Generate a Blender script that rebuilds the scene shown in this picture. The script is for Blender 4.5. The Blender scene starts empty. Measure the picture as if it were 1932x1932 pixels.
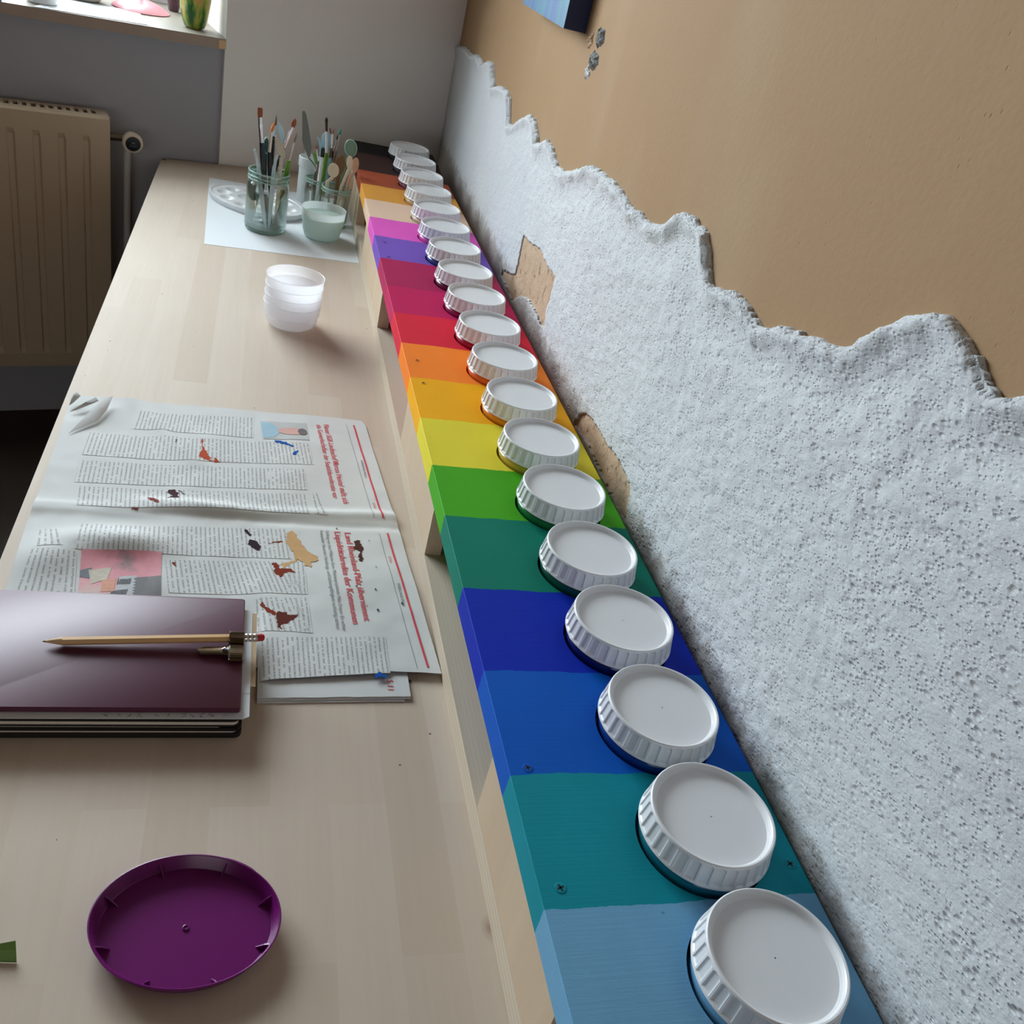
import bpy, bmesh, math, random
import numpy as np
from mathutils import Matrix, Vector
random.seed(7); rng = np.random.default_rng(7)
D = {'R': [[0.95431, 0.07118, 0.29023], [-0.20126, -0.5648, 0.80031], [0.22088, -0.82215, -0.52466]],
 'bands': [0.3201, 0.4278, 0.5339, 0.6396, 0.7529, 0.8573, 0.966, 1.0718, 1.1826, 1.291, 1.3962, 1.5192, 1.6403, 1.7468, 1.8589, 1.9695, 2.0782,
           2.2265],
 'cols': [[[0.018, 1.1244], [0.0193, 1.0708], [-0.1252, 1.067], [-0.1229, 1.1102]],
          [[0.0896, 1.0675], [0.0942, 1.0153], [-0.1708, 0.9928], [-0.1704, 1.0463]],
          [[0.0828, 1.0033], [0.085, 0.9574], [-0.1698, 0.9358], [-0.1717, 0.9808]],
          [[0.0835, 0.9478], [0.0868, 0.9033], [-0.1593, 0.8877], [-0.1632, 0.928]],
          [[0.0976, 0.9545], [0.1069, 0.9036], [0.0911, 0.9038], [0.0886, 0.9485]],
          [[0.0596, 0.8735], [0.0649, 0.8175], [-0.1489, 0.808], [-0.1513, 0.8541]],
          [[0.0621, 0.8116], [0.0777, 0.7553], [-0.0543, 0.7517], [-0.0621, 0.8029]],
          [[0.0696, 0.748], [0.0841, 0.6953], [0.0312, 0.6973], [0.0277, 0.7468]],
          [[0.1557, 0.6932], [0.1555, 0.6413], [0.0349, 0.629], [0.032, 0.6859]],
          [[0.0789, 0.8131], [0.0804, 0.7555], [0.0633, 0.756], [0.0621, 0.8116]],
          [[0.0803, 0.7504], [0.0841, 0.6953], [0.0688, 0.6953], [0.0653, 0.7477]],
          [[-0.1695, 0.8425], [-0.1601, 0.8114], [-0.1829, 0.8091], [-0.1868, 0.8424]],
          [[-0.1457, 0.8039], [-0.138, 0.7417], [-0.1885, 0.7443], [-0.1867, 0.8043]]],
 'edge': [[2.5154, 0.3433], [2.4001, 0.3556], [2.2878, 0.3546], [2.2194, 0.3667], [2.1367, 0.3574], [2.0899, 0.373], [2.0491, 0.3787],
          [2.0124, 0.3642], [1.9803, 0.3423], [1.9153, 0.3551], [1.8498, 0.3578], [1.8194, 0.3523], [1.7758, 0.313], [1.7306, 0.3227],
          [1.6837, 0.3435], [1.6302, 0.3598], [1.6031, 0.3593], [1.568, 0.3467], [1.5452, 0.3338], [1.52, 0.3397], [1.4911, 0.3522], [1.4607, 0.3497],
          [1.423, 0.3398], [1.4038, 0.3343], [1.3619, 0.3345], [1.3264, 0.3459], [1.2816, 0.3602], [1.2447, 0.3751], [1.2057, 0.379],
          [1.1467, 0.3817], [1.1065, 0.3818], [1.0731, 0.376], [1.0446, 0.3738], [1.0334, 0.378], [1.0275, 0.3781], [0.9956, 0.3774],
          [0.9653, 0.3805], [0.9319, 0.3929], [0.9145, 0.409], [0.9033, 0.4139], [0.8848, 0.417], [0.8539, 0.4154], [0.8387, 0.4143], [0.823, 0.4035],
          [0.8068, 0.3891], [0.793, 0.3801], [0.7787, 0.3791], [0.7605, 0.3846], [0.7559, 0.3878], [0.7369, 0.3909], [0.725, 0.3909], [0.7086, 0.388],
          [0.6926, 0.3853], [0.6793, 0.3826], [0.6632, 0.3883], [0.6455, 0.3978], [0.6282, 0.4021], [0.6045, 0.4083], [0.5811, 0.4129],
          [0.5646, 0.4163], [0.5527, 0.4205], [0.5468, 0.426], [0.5439, 0.4312], [0.5363, 0.4392], [0.5259, 0.4498], [0.515, 0.4588],
          [0.4965, 0.4695], [0.4853, 0.4759], [0.475, 0.4799], [0.4636, 0.4793], [0.4493, 0.475], [0.434, 0.4689], [0.4227, 0.4625], [0.4147, 0.4587],
          [0.4046, 0.4593], [0.3949, 0.4634], [0.386, 0.4683]],
 'extra': [[[0.1715, 0.8304], [0.172, 0.8183], [0.1743, 0.8314]], [[0.1624, 0.9372], [0.163, 0.9244], [0.165, 0.9383]]],
 'f': 1736.63143,
 'flaps': [[[-0.193, 1.0351, 0.005], [-0.1679, 1.1172, 0.0122], [-0.1555, 1.1274, 0.0122], [-0.1589, 1.0974, 0.0077], [-0.1655, 1.0712, 0.0059]],
           [[-0.2005, 1.0887, 0.005], [-0.1753, 1.1238, 0.0104], [-0.1713, 1.118, 0.0081], [-0.192, 1.0964, 0.005]],
           [[-0.2032, 1.1046, 0.005], [-0.2029, 1.1256, 0.0113], [-0.199, 1.1309, 0.0122], [-0.1932, 1.1239, 0.0095], [-0.1996, 1.111, 0.0059]]],
 'fw': [[-0.2121, 2.3198, 0.0], [0.9615, 0.2748, 0.0]],
 'heads': [[[0.1104, 1.1238], [0.1271, 0.9321], [0.1173, 1.1266]], [[0.1006, 1.1218], [0.1156, 0.943], [0.107, 1.1245]],
           [[0.125, 0.8742], [0.136, 0.716], [0.1319, 0.8765]], [[0.1135, 0.8749], [0.1242, 0.711], [0.1204, 0.8772]]],
 'holes': [[[1.3631, 0.5201], [1.3641, 0.532], [1.3445, 0.5318], [1.3338, 0.5214], [1.3399, 0.5087], [1.3559, 0.5051], [1.3658, 0.5117]],
           [[1.3666, 0.5015], [1.3431, 0.4982], [1.3352, 0.488], [1.3476, 0.4778], [1.3652, 0.4777], [1.3765, 0.4828], [1.375, 0.4955]],
           [[1.417, 0.5067], [1.4093, 0.5167], [1.3909, 0.5219], [1.3849, 0.5077], [1.3981, 0.5003]],
           [[1.3791, 0.4824], [1.3858, 0.4744], [1.3822, 0.4623], [1.3654, 0.4637], [1.3608, 0.4736]]],
 'items': {'A': [[-0.0038, 1.9096, 0.2326], [-0.0026, 1.9096, 0.2157], [0.0038, 1.9096, 0.1704], [0.0159, 1.9096, 0.0892], [0.0281, 1.9096, 0.008]],
           'B': [[0.0272, 1.9406, 0.2189], [0.0267, 1.9406, 0.1994], [0.0257, 1.9406, 0.1789], [0.0261, 1.9406, 0.0935], [0.0266, 1.9406, 0.008]],
           'C': [[0.0246, 1.9158, 0.2117], [0.0201, 1.9158, 0.1921], [0.0197, 1.9158, 0.154], [0.0272, 1.9158, 0.081], [0.0346, 1.9158, 0.008]],
           'Dk': [[0.0312, 1.9344, 0.2095], [0.0385, 1.9344, 0.1925], [0.043, 1.9344, 0.1661], [0.0425, 1.9344, 0.0871], [0.042, 1.9344, 0.008]],
           'E': [[0.0619, 1.9282, 0.2208], [0.0591, 1.9282, 0.205], [0.0464, 1.9282, 0.1638], [0.0335, 1.9282, 0.1193], [0.0254, 1.9282, 0.0636],
                 [0.0173, 1.9282, 0.008]],
           'F': [[0.0685, 1.9344, 0.1962], [0.0644, 1.9344, 0.1756], [0.0583, 1.9344, 0.1399], [0.0493, 1.9344, 0.074], [0.0403, 1.9344, 0.008]],
           'Gs': [[0.0127, 1.9468, 0.1726], [0.0136, 1.9468, 0.1578], [0.014, 1.9468, 0.1403], [0.0165, 1.9468, 0.0742], [0.019, 1.9468, 0.008]],
           'H': [[0.0291, 1.891, 0.1915], [0.0378, 1.891, 0.1719], [0.0419, 1.891, 0.1529], [0.0422, 1.8963, 0.0805], [0.0426, 1.9015, 0.008]],
           'I': [[-0.0084, 1.8972, 0.1584], [-0.001, 1.8972, 0.1351], [0.0112, 1.8972, 0.0716], [0.0235, 1.8972, 0.008]],
           'K': [[0.0342, 1.8972, 0.1562], [0.0302, 1.8972, 0.1306], [0.03, 1.8972, 0.0693], [0.0298, 1.8972, 0.008]],
           'L': [[0.0008, 1.9158, 0.072], [-0.0025, 1.9158, 0.0558], [-0.0091, 1.9158, 0.015]],
           'a': [[0.1309, 2.108, 0.1989], [0.132, 2.108, 0.1889], [0.1344, 2.108, 0.1705], [0.1398, 2.108, 0.1271], [0.1382, 2.108, 0.0675],
                 [0.1366, 2.108, 0.008]],
           'b': [[0.1355, 2.1266, 0.1645], [0.1377, 2.1266, 0.1457], [0.141, 2.1266, 0.1227], [0.1415, 2.1238, 0.0654], [0.142, 2.121, 0.008]],
           'c': [[0.1409, 2.1204, 0.1766], [0.1447, 2.1204, 0.1642], [0.1492, 2.1204, 0.1354], [0.1478, 2.1184, 0.0717], [0.1464, 2.1164, 0.008]],
           'd': [[0.1496, 2.1142, 0.1807], [0.1483, 2.1142, 0.1669], [0.1498, 2.1142, 0.137], [0.1531, 2.1142, 0.0744], [0.1508, 2.1133, 0.0412],
                 [0.1486, 2.1124, 0.008]],
           'e': [[0.1625, 2.108, 0.1804], [0.1622, 2.108, 0.1682], [0.1595, 2.108, 0.1348], [0.1541, 2.108, 0.0762], [0.152, 2.1077, 0.0421],
                 [0.1498, 2.1075, 0.008]],
           'f': [[0.1593, 2.1204, 0.1662], [0.1581, 2.1204, 0.155], [0.154, 2.1204, 0.1301], [0.15, 2.1187, 0.0691], [0.1461, 2.1169, 0.008]],
           'g': [[0.1148, 2.0832, 0.1443], [0.117, 2.0832, 0.1365], [0.1227, 2.0832, 0.1122], [0.1237, 2.0844, 0.0601], [0.1248, 2.0857, 0.008]],
           'h': [[0.1291, 2.077, 0.143], [0.1295, 2.077, 0.124], [0.1281, 2.0811, 0.066], [0.1267, 2.0853, 0.008]],
           'i': [[0.1137, 2.0956, 0.1254], [0.1172, 2.0956, 0.115], [0.1204, 2.0956, 0.1018], [0.1233, 2.0956, 0.0549], [0.1262, 2.0956, 0.008]],
           'j': [[0.1475, 2.0832, 0.1236], [0.1471, 2.0832, 0.1152], [0.1462, 2.0832, 0.0984], [0.1417, 2.0848, 0.0532], [0.1371, 2.0863, 0.008]],
           'k2': [[0.1185, 2.1204, 0.1525], [0.124, 2.1204, 0.144], [0.1292, 2.1204, 0.1249], [0.133, 2.1204, 0.0664], [0.1367, 2.1204, 0.008]],
           'pk': [[0.0827, 2.0956, 0.2047], [0.0927, 2.0956, 0.169], [0.1039, 2.0956, 0.1196], [0.1026, 2.0956, 0.1124], [0.1109, 2.0956, 0.1056],
                  [0.1188, 2.0956, 0.0973], [0.1219, 2.0956, 0.0881], [0.1205, 2.0956, 0.0751], [0.1208, 2.0956, 0.0416], [0.1211, 2.0956, 0.008]],
           's1': [[0.1816, 2.0398, 0.1778], [0.1829, 2.0398, 0.161], [0.1795, 2.0398, 0.1388], [0.1708, 2.0398, 0.0976], [0.1692, 2.0398, 0.0528],
                  [0.1676, 2.0398, 0.008]],
           's2': [[0.166, 2.0336, 0.1454], [0.1651, 2.0336, 0.1243], [0.1637, 2.0336, 0.0967], [0.1641, 2.0336, 0.0523], [0.1645, 2.0336, 0.008]],
           's3': [[0.1503, 2.0119, 0.1313], [0.1509, 2.0119, 0.1166], [0.1413, 2.0119, 0.0919], [0.1424, 2.0124, 0.0499], [0.1434, 2.013, 0.008]],
           's4': [[0.1814, 2.0088, 0.1525], [0.1817, 2.0088, 0.139], [0.1781, 2.0088, 0.1141], [0.1705, 2.0088, 0.0868], [0.1678, 2.0088, 0.0474],
                  [0.1652, 2.0088, 0.008]],
           's5': [[0.195, 2.0212, 0.1483], [0.195, 2.0212, 0.1328], [0.1878, 2.0212, 0.1084], [0.18, 2.0212, 0.0582], [0.1723, 2.0212, 0.008]],
           'st': [[0.1921, 2.0224, 0.1129], [0.1922, 2.0224, 0.0853], [0.1883, 2.0222, 0.0466], [0.1844, 2.022, 0.008]],
           'st2': [[0.2046, 2.0274, 0.0889], [0.205, 2.0274, 0.075], [0.2052, 2.0274, 0.0524]],
           'w1': [[0.0994, 2.17, 0.1124], [0.1065, 2.17, 0.0602], [0.1135, 2.17, 0.008]],
           'w2': [[0.1049, 2.1638, 0.1198], [0.1084, 2.1638, 0.0639], [0.1118, 2.1638, 0.008]]},
 'jary': [0.2637, 0.3679, 0.4718, 0.5765, 0.6791, 0.7881, 0.8945, 1.0027, 1.1128, 1.2231, 1.3345, 1.4425, 1.5561, 1.6694, 1.7831, 1.8985, 2.0163,
          2.1327, 2.2496],
 'js': [[0.1519, 0.6351], [0.1514, 0.6211], [0.1576, 0.6353]],
 'knife': [[0.0802, 2.0956, 0.203], [0.0823, 2.0956, 0.2047], [0.0857, 2.0956, 0.2046], [0.0894, 2.0956, 0.1975], [0.095, 2.0956, 0.18],
           [0.1039, 2.0956, 0.1468], [0.1069, 2.0956, 0.1338], [0.1054, 2.0956, 0.1157], [0.1022, 2.0956, 0.1121], [0.0985, 2.0956, 0.1186],
           [0.0917, 2.0956, 0.131], [0.086, 2.0956, 0.1449]],
 'lidpts': [[-0.0728, 0.3992, 0.008], [0.054, 0.3853, 0.008], [-0.0145, 0.4428, 0.008], [-0.0065, 0.3412, 0.008]],
 'np_out': [[-0.2063, 1.139], [-0.1395, 1.1325], [-0.0813, 1.1323], [-0.0155, 1.1469], [0.0468, 1.1515], [0.1039, 1.1516], [0.1539, 1.156],
            [0.1637, 1.1473], [0.1687, 1.1346], [0.174, 1.0635], [0.1797, 0.9921], [0.1847, 0.9326], [0.1888, 0.8959], [0.1946, 0.8072],
            [0.1999, 0.7308], [0.2061, 0.6427], [0.1781, 0.6405], [0.1366, 0.6343], [0.0871, 0.6296], [0.0341, 0.6249], [-0.0499, 0.6184],
            [-0.1491, 0.6119], [-0.1968, 0.614], [-0.1975, 0.7405], [-0.1989, 0.7944], [-0.2012, 0.853], [-0.2012, 0.9182], [-0.2023, 0.9968],
            [-0.203, 1.0593]],
 'pal': [[-0.0882, 2.1116, 0.012], [0.0965, 2.032, 0.012], [-0.0474, 2.1875, 0.012], [0.0606, 1.9635, 0.012]],
 'patch1': [[1.4972, 0.1966], [1.44, 0.2026], [1.3782, 0.2123], [1.3348, 0.2071], [1.2659, 0.2084], [1.2618, 0.2047], [1.2611, 0.1732],
            [1.2626, 0.1482], [1.2561, 0.1317], [1.2788, 0.1247], [1.322, 0.129], [1.3477, 0.1284], [1.3908, 0.124], [1.4278, 0.1123],
            [1.4486, 0.0979], [1.4594, 0.0874], [1.5802, 0.0909], [1.5877, 0.1042], [1.4979, 0.1262], [1.495, 0.15], [1.5013, 0.1746]],
 'patch2': [[1.0208, 0.1137], [1.0054, 0.1246], [0.9767, 0.1303], [0.9233, 0.1337], [0.8679, 0.1382], [0.828, 0.1399], [0.8095, 0.138],
            [0.8005, 0.1258], [0.7982, 0.1136], [0.7865, 0.0986], [0.8079, 0.0929], [0.9683, 0.0978], [1.0323, 0.0894]],
 'photo': [[[-0.0668, 0.8142], [-0.0606, 0.7407], [-0.1345, 0.7403], [-0.1421, 0.8087]]],
 'pic': [[0.4366, 1.7409, 0.521], [0.4321, 1.4855, 0.5139], [0.4309, 1.4199, 0.5181]],
 'portrait': [[0.0874, 1.1226], [0.0905, 1.0759], [0.0318, 1.0704], [0.027, 1.1175]],
 'rules': [[[0.1519, 1.1307], [0.172, 0.9024]], [[0.1747, 0.8742], [0.1935, 0.6505]]],
 'sheetA3': [[-0.1025, 2.2237], [-0.0859, 1.7812], [0.208, 1.8018]],
 'sillpaper': [[-0.4524, 2.2382, 0.2728], [-0.2444, 2.3059, 0.2728], [-0.28, 2.4598, 0.2728], [-0.4213, 2.414, 0.2728]],
 'stains': [[[-0.0445, 1.0567], [-0.041, 1.056], [-0.0404, 1.0361], [-0.0344, 1.026], [-0.0263, 1.0028], [-0.0359, 1.0066], [-0.0437, 1.0134],
             [-0.0421, 1.0302]],
            [[-0.0244, 1.0167], [-0.0184, 1.0041], [-0.0257, 1.0029]], [[-0.0248, 1.0176], [-0.0186, 1.0039], [-0.0241, 1.0042]],
            [[-0.0714, 0.9346], [-0.0655, 0.9379], [-0.0586, 0.9292], [-0.0588, 0.9173], [-0.072, 0.9143], [-0.0666, 0.9222], [-0.0715, 0.9286]],
            [[-0.0629, 0.9371], [-0.0504, 0.928], [-0.0559, 0.9272]], [[-0.0759, 1.0537], [-0.0699, 1.042], [-0.0717, 1.0394]],
            [[-0.0926, 0.915], [-0.0838, 0.9116], [-0.0761, 0.8999], [-0.0841, 0.9023]],
            [[-0.1053, 0.8905], [-0.0983, 0.8914], [-0.098, 0.8887], [-0.1043, 0.8872]],
            [[-0.0555, 0.7978], [-0.0536, 0.8019], [-0.05, 0.7983], [-0.0517, 0.7923]],
            [[0.0458, 1.0692], [0.0511, 1.0702], [0.0603, 1.0651], [0.0694, 1.0575], [0.0681, 1.0519], [0.0576, 1.0593], [0.0471, 1.0641]],
            [[0.0706, 1.0458], [0.0798, 1.0488], [0.0718, 1.0344], [0.0679, 1.035]],
            [[0.0134, 0.8665], [0.0188, 0.8671], [0.0231, 0.8579], [0.0205, 0.8541], [0.015, 0.8594]],
            [[0.0193, 0.8481], [0.026, 0.8488], [0.0335, 0.8402], [0.0317, 0.8285], [0.0237, 0.8311], [0.0183, 0.8386]],
            [[0.0612, 0.8658], [0.0654, 0.8699], [0.0695, 0.8655], [0.0775, 0.8471], [0.0827, 0.8335], [0.094, 0.8231], [0.0938, 0.8162],
             [0.0849, 0.8131], [0.087, 0.8022], [0.0794, 0.8048], [0.0729, 0.8165], [0.0661, 0.807], [0.0556, 0.7994], [0.0536, 0.8047],
             [0.0682, 0.8161], [0.067, 0.8297], [0.0584, 0.8475]],
            [[0.0381, 0.8442], [0.0557, 0.8515], [0.0557, 0.8472], [0.0395, 0.8427]],
            [[0.0444, 0.8072], [0.0503, 0.81], [0.0543, 0.7993], [0.0634, 0.8001], [0.0699, 0.7897], [0.0608, 0.7911], [0.0542, 0.782],
             [0.0465, 0.7899]],
            [[0.1347, 0.8567], [0.14, 0.8597], [0.1435, 0.8492], [0.1425, 0.8184], [0.1371, 0.8179], [0.1391, 0.8368], [0.1337, 0.8398]],
            [[0.03, 0.7482], [0.0357, 0.7377], [0.0444, 0.7305], [0.0493, 0.723], [0.0469, 0.7181], [0.0395, 0.7253], [0.0333, 0.7356]],
            [[0.0493, 0.725], [0.0604, 0.7256], [0.0603, 0.7198], [0.0702, 0.7214], [0.0664, 0.7126], [0.0602, 0.7085], [0.0542, 0.7063],
             [0.0542, 0.6988], [0.05, 0.7005], [0.05, 0.7098]],
            [[0.1388, 0.6385], [0.1457, 0.6421], [0.1528, 0.6397], [0.1498, 0.6337], [0.1402, 0.6335]]],
 'subs': [[[0.1036, 0.8755], [0.1135, 0.7], [0.1073, 0.8764]], [[0.0971, 0.8748], [0.1074, 0.7025], [0.1009, 0.8757]],
          [[0.1763, 0.7805], [0.1781, 0.7419], [0.1793, 0.7816]], [[0.1547, 1.0369], [0.1576, 0.9966], [0.1573, 1.0386]]],
 'thin': [[[0.1418, 1.1287], [0.1613, 0.9011]], [[0.165, 0.8736], [0.1826, 0.6484]]],
 'under': [[0.0331, 0.6103], [0.1706, 0.6169], [0.1703, 0.638], [0.0327, 0.631]],
 'wall': [0.4061, 0.0175]}
TZ = 0.655                     # worktop height above the floor
HEADS = ['Neuer SGK-Landeschef Marcus Heintel stellt sich', 'als Gewerkschafter der Sozialdemokratie vor', 'Land Rheinland-Pfalz übernimmt', 'Liquiditätskredite der Kommunen']
SUBS = ['Umfang von drei Milliarden Euro. Ministerpräsidentin Malu Dreyer: Ein echter', 'finanzieller Neustart. Handlungs- und Leistungsfähigkeit nachhaltig stärken', 'RHEINLAND-PFALZ', 'RHEINLAND-PFALZ']
C = bpy.context.scene.collection
PI = math.pi

# ------------------------------------------------------------------ materials
def lin(c):
    return tuple((v/12.92 if v <= .04045 else ((v+.055)/1.055)**2.4) for v in (x/255 for x in c))
def base_mat(name):
    m = bpy.data.materials.new(name); m.use_nodes = True
    nt = m.node_tree; nt.nodes.clear()
    out = nt.nodes.new('ShaderNodeOutputMaterial')
    return m, nt, out
class N:
    def __init__(s, nt): s.nt = nt
    def n(s, t, **k):
        x = s.nt.nodes.new(t)
        for a, b in k.items(): setattr(x, a, b)
        return x
    def l(s, a, b): s.nt.links.new(a, b)
    def math(s, op, a, b=None, c=None):
        x = s.n('ShaderNodeMath', operation=op)
        for i, v in enumerate((a, b, c)):
            if v is None: continue
            if isinstance(v, (int, float)): x.inputs[i].default_value = v
            else: s.l(v, x.inputs[i])
        return x.outputs[0]
    def mix(s, f, a, b):
        x = s.n('ShaderNodeMix', data_type='RGBA')
        for i, v in ((0, f), (6, a), (7, b)):
            if isinstance(v, (int, float)): x.inputs[i].default_value = v
            elif isinstance(v, tuple): x.inputs[i].default_value = (*v[:3], 1)
            else: s.l(v, x.inputs[i])
        return x.outputs[2]
    def noise(s, vec, scale, detail=3, rough=.55):
        x = s.n('ShaderNodeTexNoise'); x.inputs['Scale'].default_value = scale
        x.inputs['Detail'].default_value = detail; x.inputs['Roughness'].default_value = rough
        if vec is not None: s.l(vec, x.inputs['Vector'])
        return x.outputs['Fac']
    def mapping(s, vec, scale=(1,1,1), rot=(0,0,0), loc=(0,0,0)):
        x = s.n('ShaderNodeMapping'); x.inputs['Scale'].default_value = scale
        x.inputs['Rotation'].default_value = rot; x.inputs['Location'].default_value = loc
        s.l(vec, x.inputs['Vector']); return x.outputs[0]
    def ramp(s, f, stops, interp='LINEAR'):
        x = s.n('ShaderNodeValToRGB'); cr = x.color_ramp; cr.interpolation = interp
        while len(cr.elements) > 1: cr.elements.remove(cr.elements[-1])
        cr.elements[0].position = stops[0][0]; cr.elements[0].color = (*stops[0][1][:3], 1)
        for p, c in stops[1:]:
            e = cr.elements.new(p); e.color = (*c[:3], 1)
        s.l(f, x.inputs[0]); return x.outputs[0]
    def bump(s, h, strength=.3, dist=.001):
        x = s.n('ShaderNodeBump'); x.inputs['Strength'].default_value = strength
        x.inputs['Distance'].default_value = dist; s.l(h, x.inputs['Height']); return x.outputs[0]
    def bsdf(s, col, rough=.5, normal=None, metal=0., spec=.5, **kw):
        x = s.n('ShaderNodeBsdfPrincipled')
        if isinstance(col, tuple): x.inputs['Base Color'].default_value = (*col[:3], 1)
        else: s.l(col, x.inputs['Base Color'])
        if isinstance(rough, (int, float)): x.inputs['Roughness'].default_value = rough
        else: s.l(rough, x.inputs['Roughness'])
        x.inputs['Metallic'].default_value = metal
        x.inputs['Specular IOR Level'].default_value = spec
        if normal is not None: s.l(normal, x.inputs['Normal'])
        for k, v in kw.items(): x.inputs[k.replace('_', ' ')].default_value = v
        return x.outputs[0]
    def pos(s): return s.n('ShaderNodeNewGeometry').outputs['Position']
    def obj(s): return s.n('ShaderNodeTexCoord').outputs['Object']
    def uv(s): return s.n('ShaderNodeTexCoord').outputs['UV']
MATS = {}
def plain(name, c, rough=.5, metal=0., spec=.5, var=.06, scale=60, bump=0., bscale=300, **kw):
    """procedural single-colour material: a slight mottling and an optional fine bump"""
    if name in MATS: return MATS[name]
    m, nt, out = base_mat(name); k = N(nt)
    col = lin(c)
    f = k.noise(k.obj(), scale, 3)
    cc = k.mix(f, tuple(v*(1-var) for v in col), tuple(min(1, v*(1+var)) for v in col))
    nm = k.bump(k.noise(k.obj(), bscale, 4), bump, .0006) if bump else None
    k.l(k.bsdf(cc, rough, nm, metal, spec, **kw), out.inputs[0]); MATS[name] = m
    return m
def thin_glass(name, tint, edge=.75):
    m, nt, out = base_mat(name); k = N(nt)
    t = k.n('ShaderNodeBsdfTransparent'); t.inputs[0].default_value = (*tint, 1)
    g = k.n('ShaderNodeBsdfGlossy'); g.inputs['Roughness'].default_value = .03
    g.inputs[0].default_value = (.95, 1, .98, 1)
    lw = k.n('ShaderNodeLayerWeight'); lw.inputs[0].default_value = .40
    f = k.math('MULTIPLY', k.math('ADD', lw.outputs['Fresnel'], .02), edge)
    mx = k.n('ShaderNodeMixShader'); k.l(f, mx.inputs[0]); k.l(t.outputs[0], mx.inputs[1]); k.l(g.outputs[0], mx.inputs[2])
    k.l(mx.outputs[0], out.inputs[0]); return m
def frosted(name, col, transp=.25, transl=.35, rough=.35):
    """milky translucent plastic: diffuse + translucent + a little see-through + gloss"""
    m, nt, out = base_mat(name); k = N(nt); c = lin(col)
    d = k.n('ShaderNodeBsdfDiffuse'); d.inputs[0].default_value = (*c, 1)
    tl = k.n('ShaderNodeBsdfTranslucent'); tl.inputs[0].default_value = (*c, 1)
    tr = k.n('ShaderNodeBsdfTransparent'); tr.inputs[0].default_value = (*[min(1, v*1.1) for v in c], 1)
    gl = k.n('ShaderNodeBsdfGlossy'); gl.inputs['Roughness'].default_value = rough
    a = k.n('ShaderNodeMixShader'); a.inputs[0].default_value = transl; k.l(d.outputs[0], a.inputs[1]); k.l(tl.outputs[0], a.inputs[2])
    b = k.n('ShaderNodeMixShader'); b.inputs[0].default_value = transp; k.l(a.outputs[0], b.inputs[1]); k.l(tr.outputs[0], b.inputs[2])
    fr = k.n('ShaderNodeLayerWeight'); fr.inputs[0].default_value = .5
    fq = k.math('ADD', k.math('MULTIPLY', k.math('POWER', fr.outputs['Facing'], 4.), .35), .035)
    e = k.n('ShaderNodeMixShader'); k.l(fq, e.inputs[0]); k.l(b.outputs[0], e.inputs[1]); k.l(gl.outputs[0], e.inputs[2])
    k.l(e.outputs[0], out.inputs[0]); return m

def beech_mat():
    m, nt, out = base_mat('beech_staves'); k = N(nt)
    P = k.pos()
    v = k.mapping(P, rot=(0, 0, PI/2))
    br = k.n('ShaderNodeTexBrick', offset=.37, offset_frequency=2, squash=1.0)
    k.l(v, br.inputs['Vector'])
    br.inputs['Scale'].default_value = 1; br.inputs['Brick Width'].default_value = .36; br.inputs['Row Height'].default_value = .046
    br.inputs['Mortar Size'].default_value = .00018; br.inputs['Mortar Smooth'].default_value = 0
    br.inputs['Bias'].default_value = 0
    br.inputs['Color1'].default_value = (0, 0, 0, 1); br.inputs['Color2'].default_value = (1, 1, 1, 1); br.inputs['Mortar'].default_value = (.42, .42, .42, 1)
    tone = k.ramp(br.outputs[0], [(0, lin((198, 181, 163))), (.35, lin((204, 189, 173))), (.7, lin((208, 194, 179))), (1, lin((201, 185, 169)))])
    g = k.noise(k.mapping(P, scale=(240, 9, 60)), 1, 4)
    g2 = k.noise(k.mapping(P, scale=(40, 2.2, 20)), 1, 3)
    c = k.mix(k.math('MULTIPLY', g, .26), tone, lin((182, 156, 130)))
    c = k.mix(k.math('MULTIPLY', k.math('SUBTRACT', g2, .35), .5), c, lin((212, 200, 186)))
    # small knots and dried specks of paint
    vo = k.n('ShaderNodeTexVoronoi'); vo.inputs['Scale'].default_value = 5.2; k.l(k.mapping(P, scale=(1, .55, 1)), vo.inputs['Vector'])
    knot = k.ramp(vo.outputs['Distance'], [(0, (1,1,1)), (.016, (.5,.5,.5)), (.035, (0,0,0))])
    c = k.mix(k.math('MULTIPLY', knot, .55), c, lin((120, 82, 52)))
    vs = k.n('ShaderNodeTexVoronoi'); vs.inputs['Scale'].default_value = 42; k.l(P, vs.inputs['Vector'])
    sp = k.ramp(vs.outputs['Distance'], [(0, (1,1,1)), (.045, (1,1,1)), (.055, (0,0,0))])
    sel = k.math('GREATER_THAN', k.noise(P, 9, 2), .57)
    c = k.mix(k.math('MULTIPLY', k.math('MULTIPLY', sp, sel), .8), c, lin((62, 60, 66)))
    r = k.math('ADD', k.math('MULTIPLY', g, .12), .54)
    k.l(k.bsdf(c, r, k.bump(g, .08, .0004), spec=.26), out.inputs[0]); return m
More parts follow.
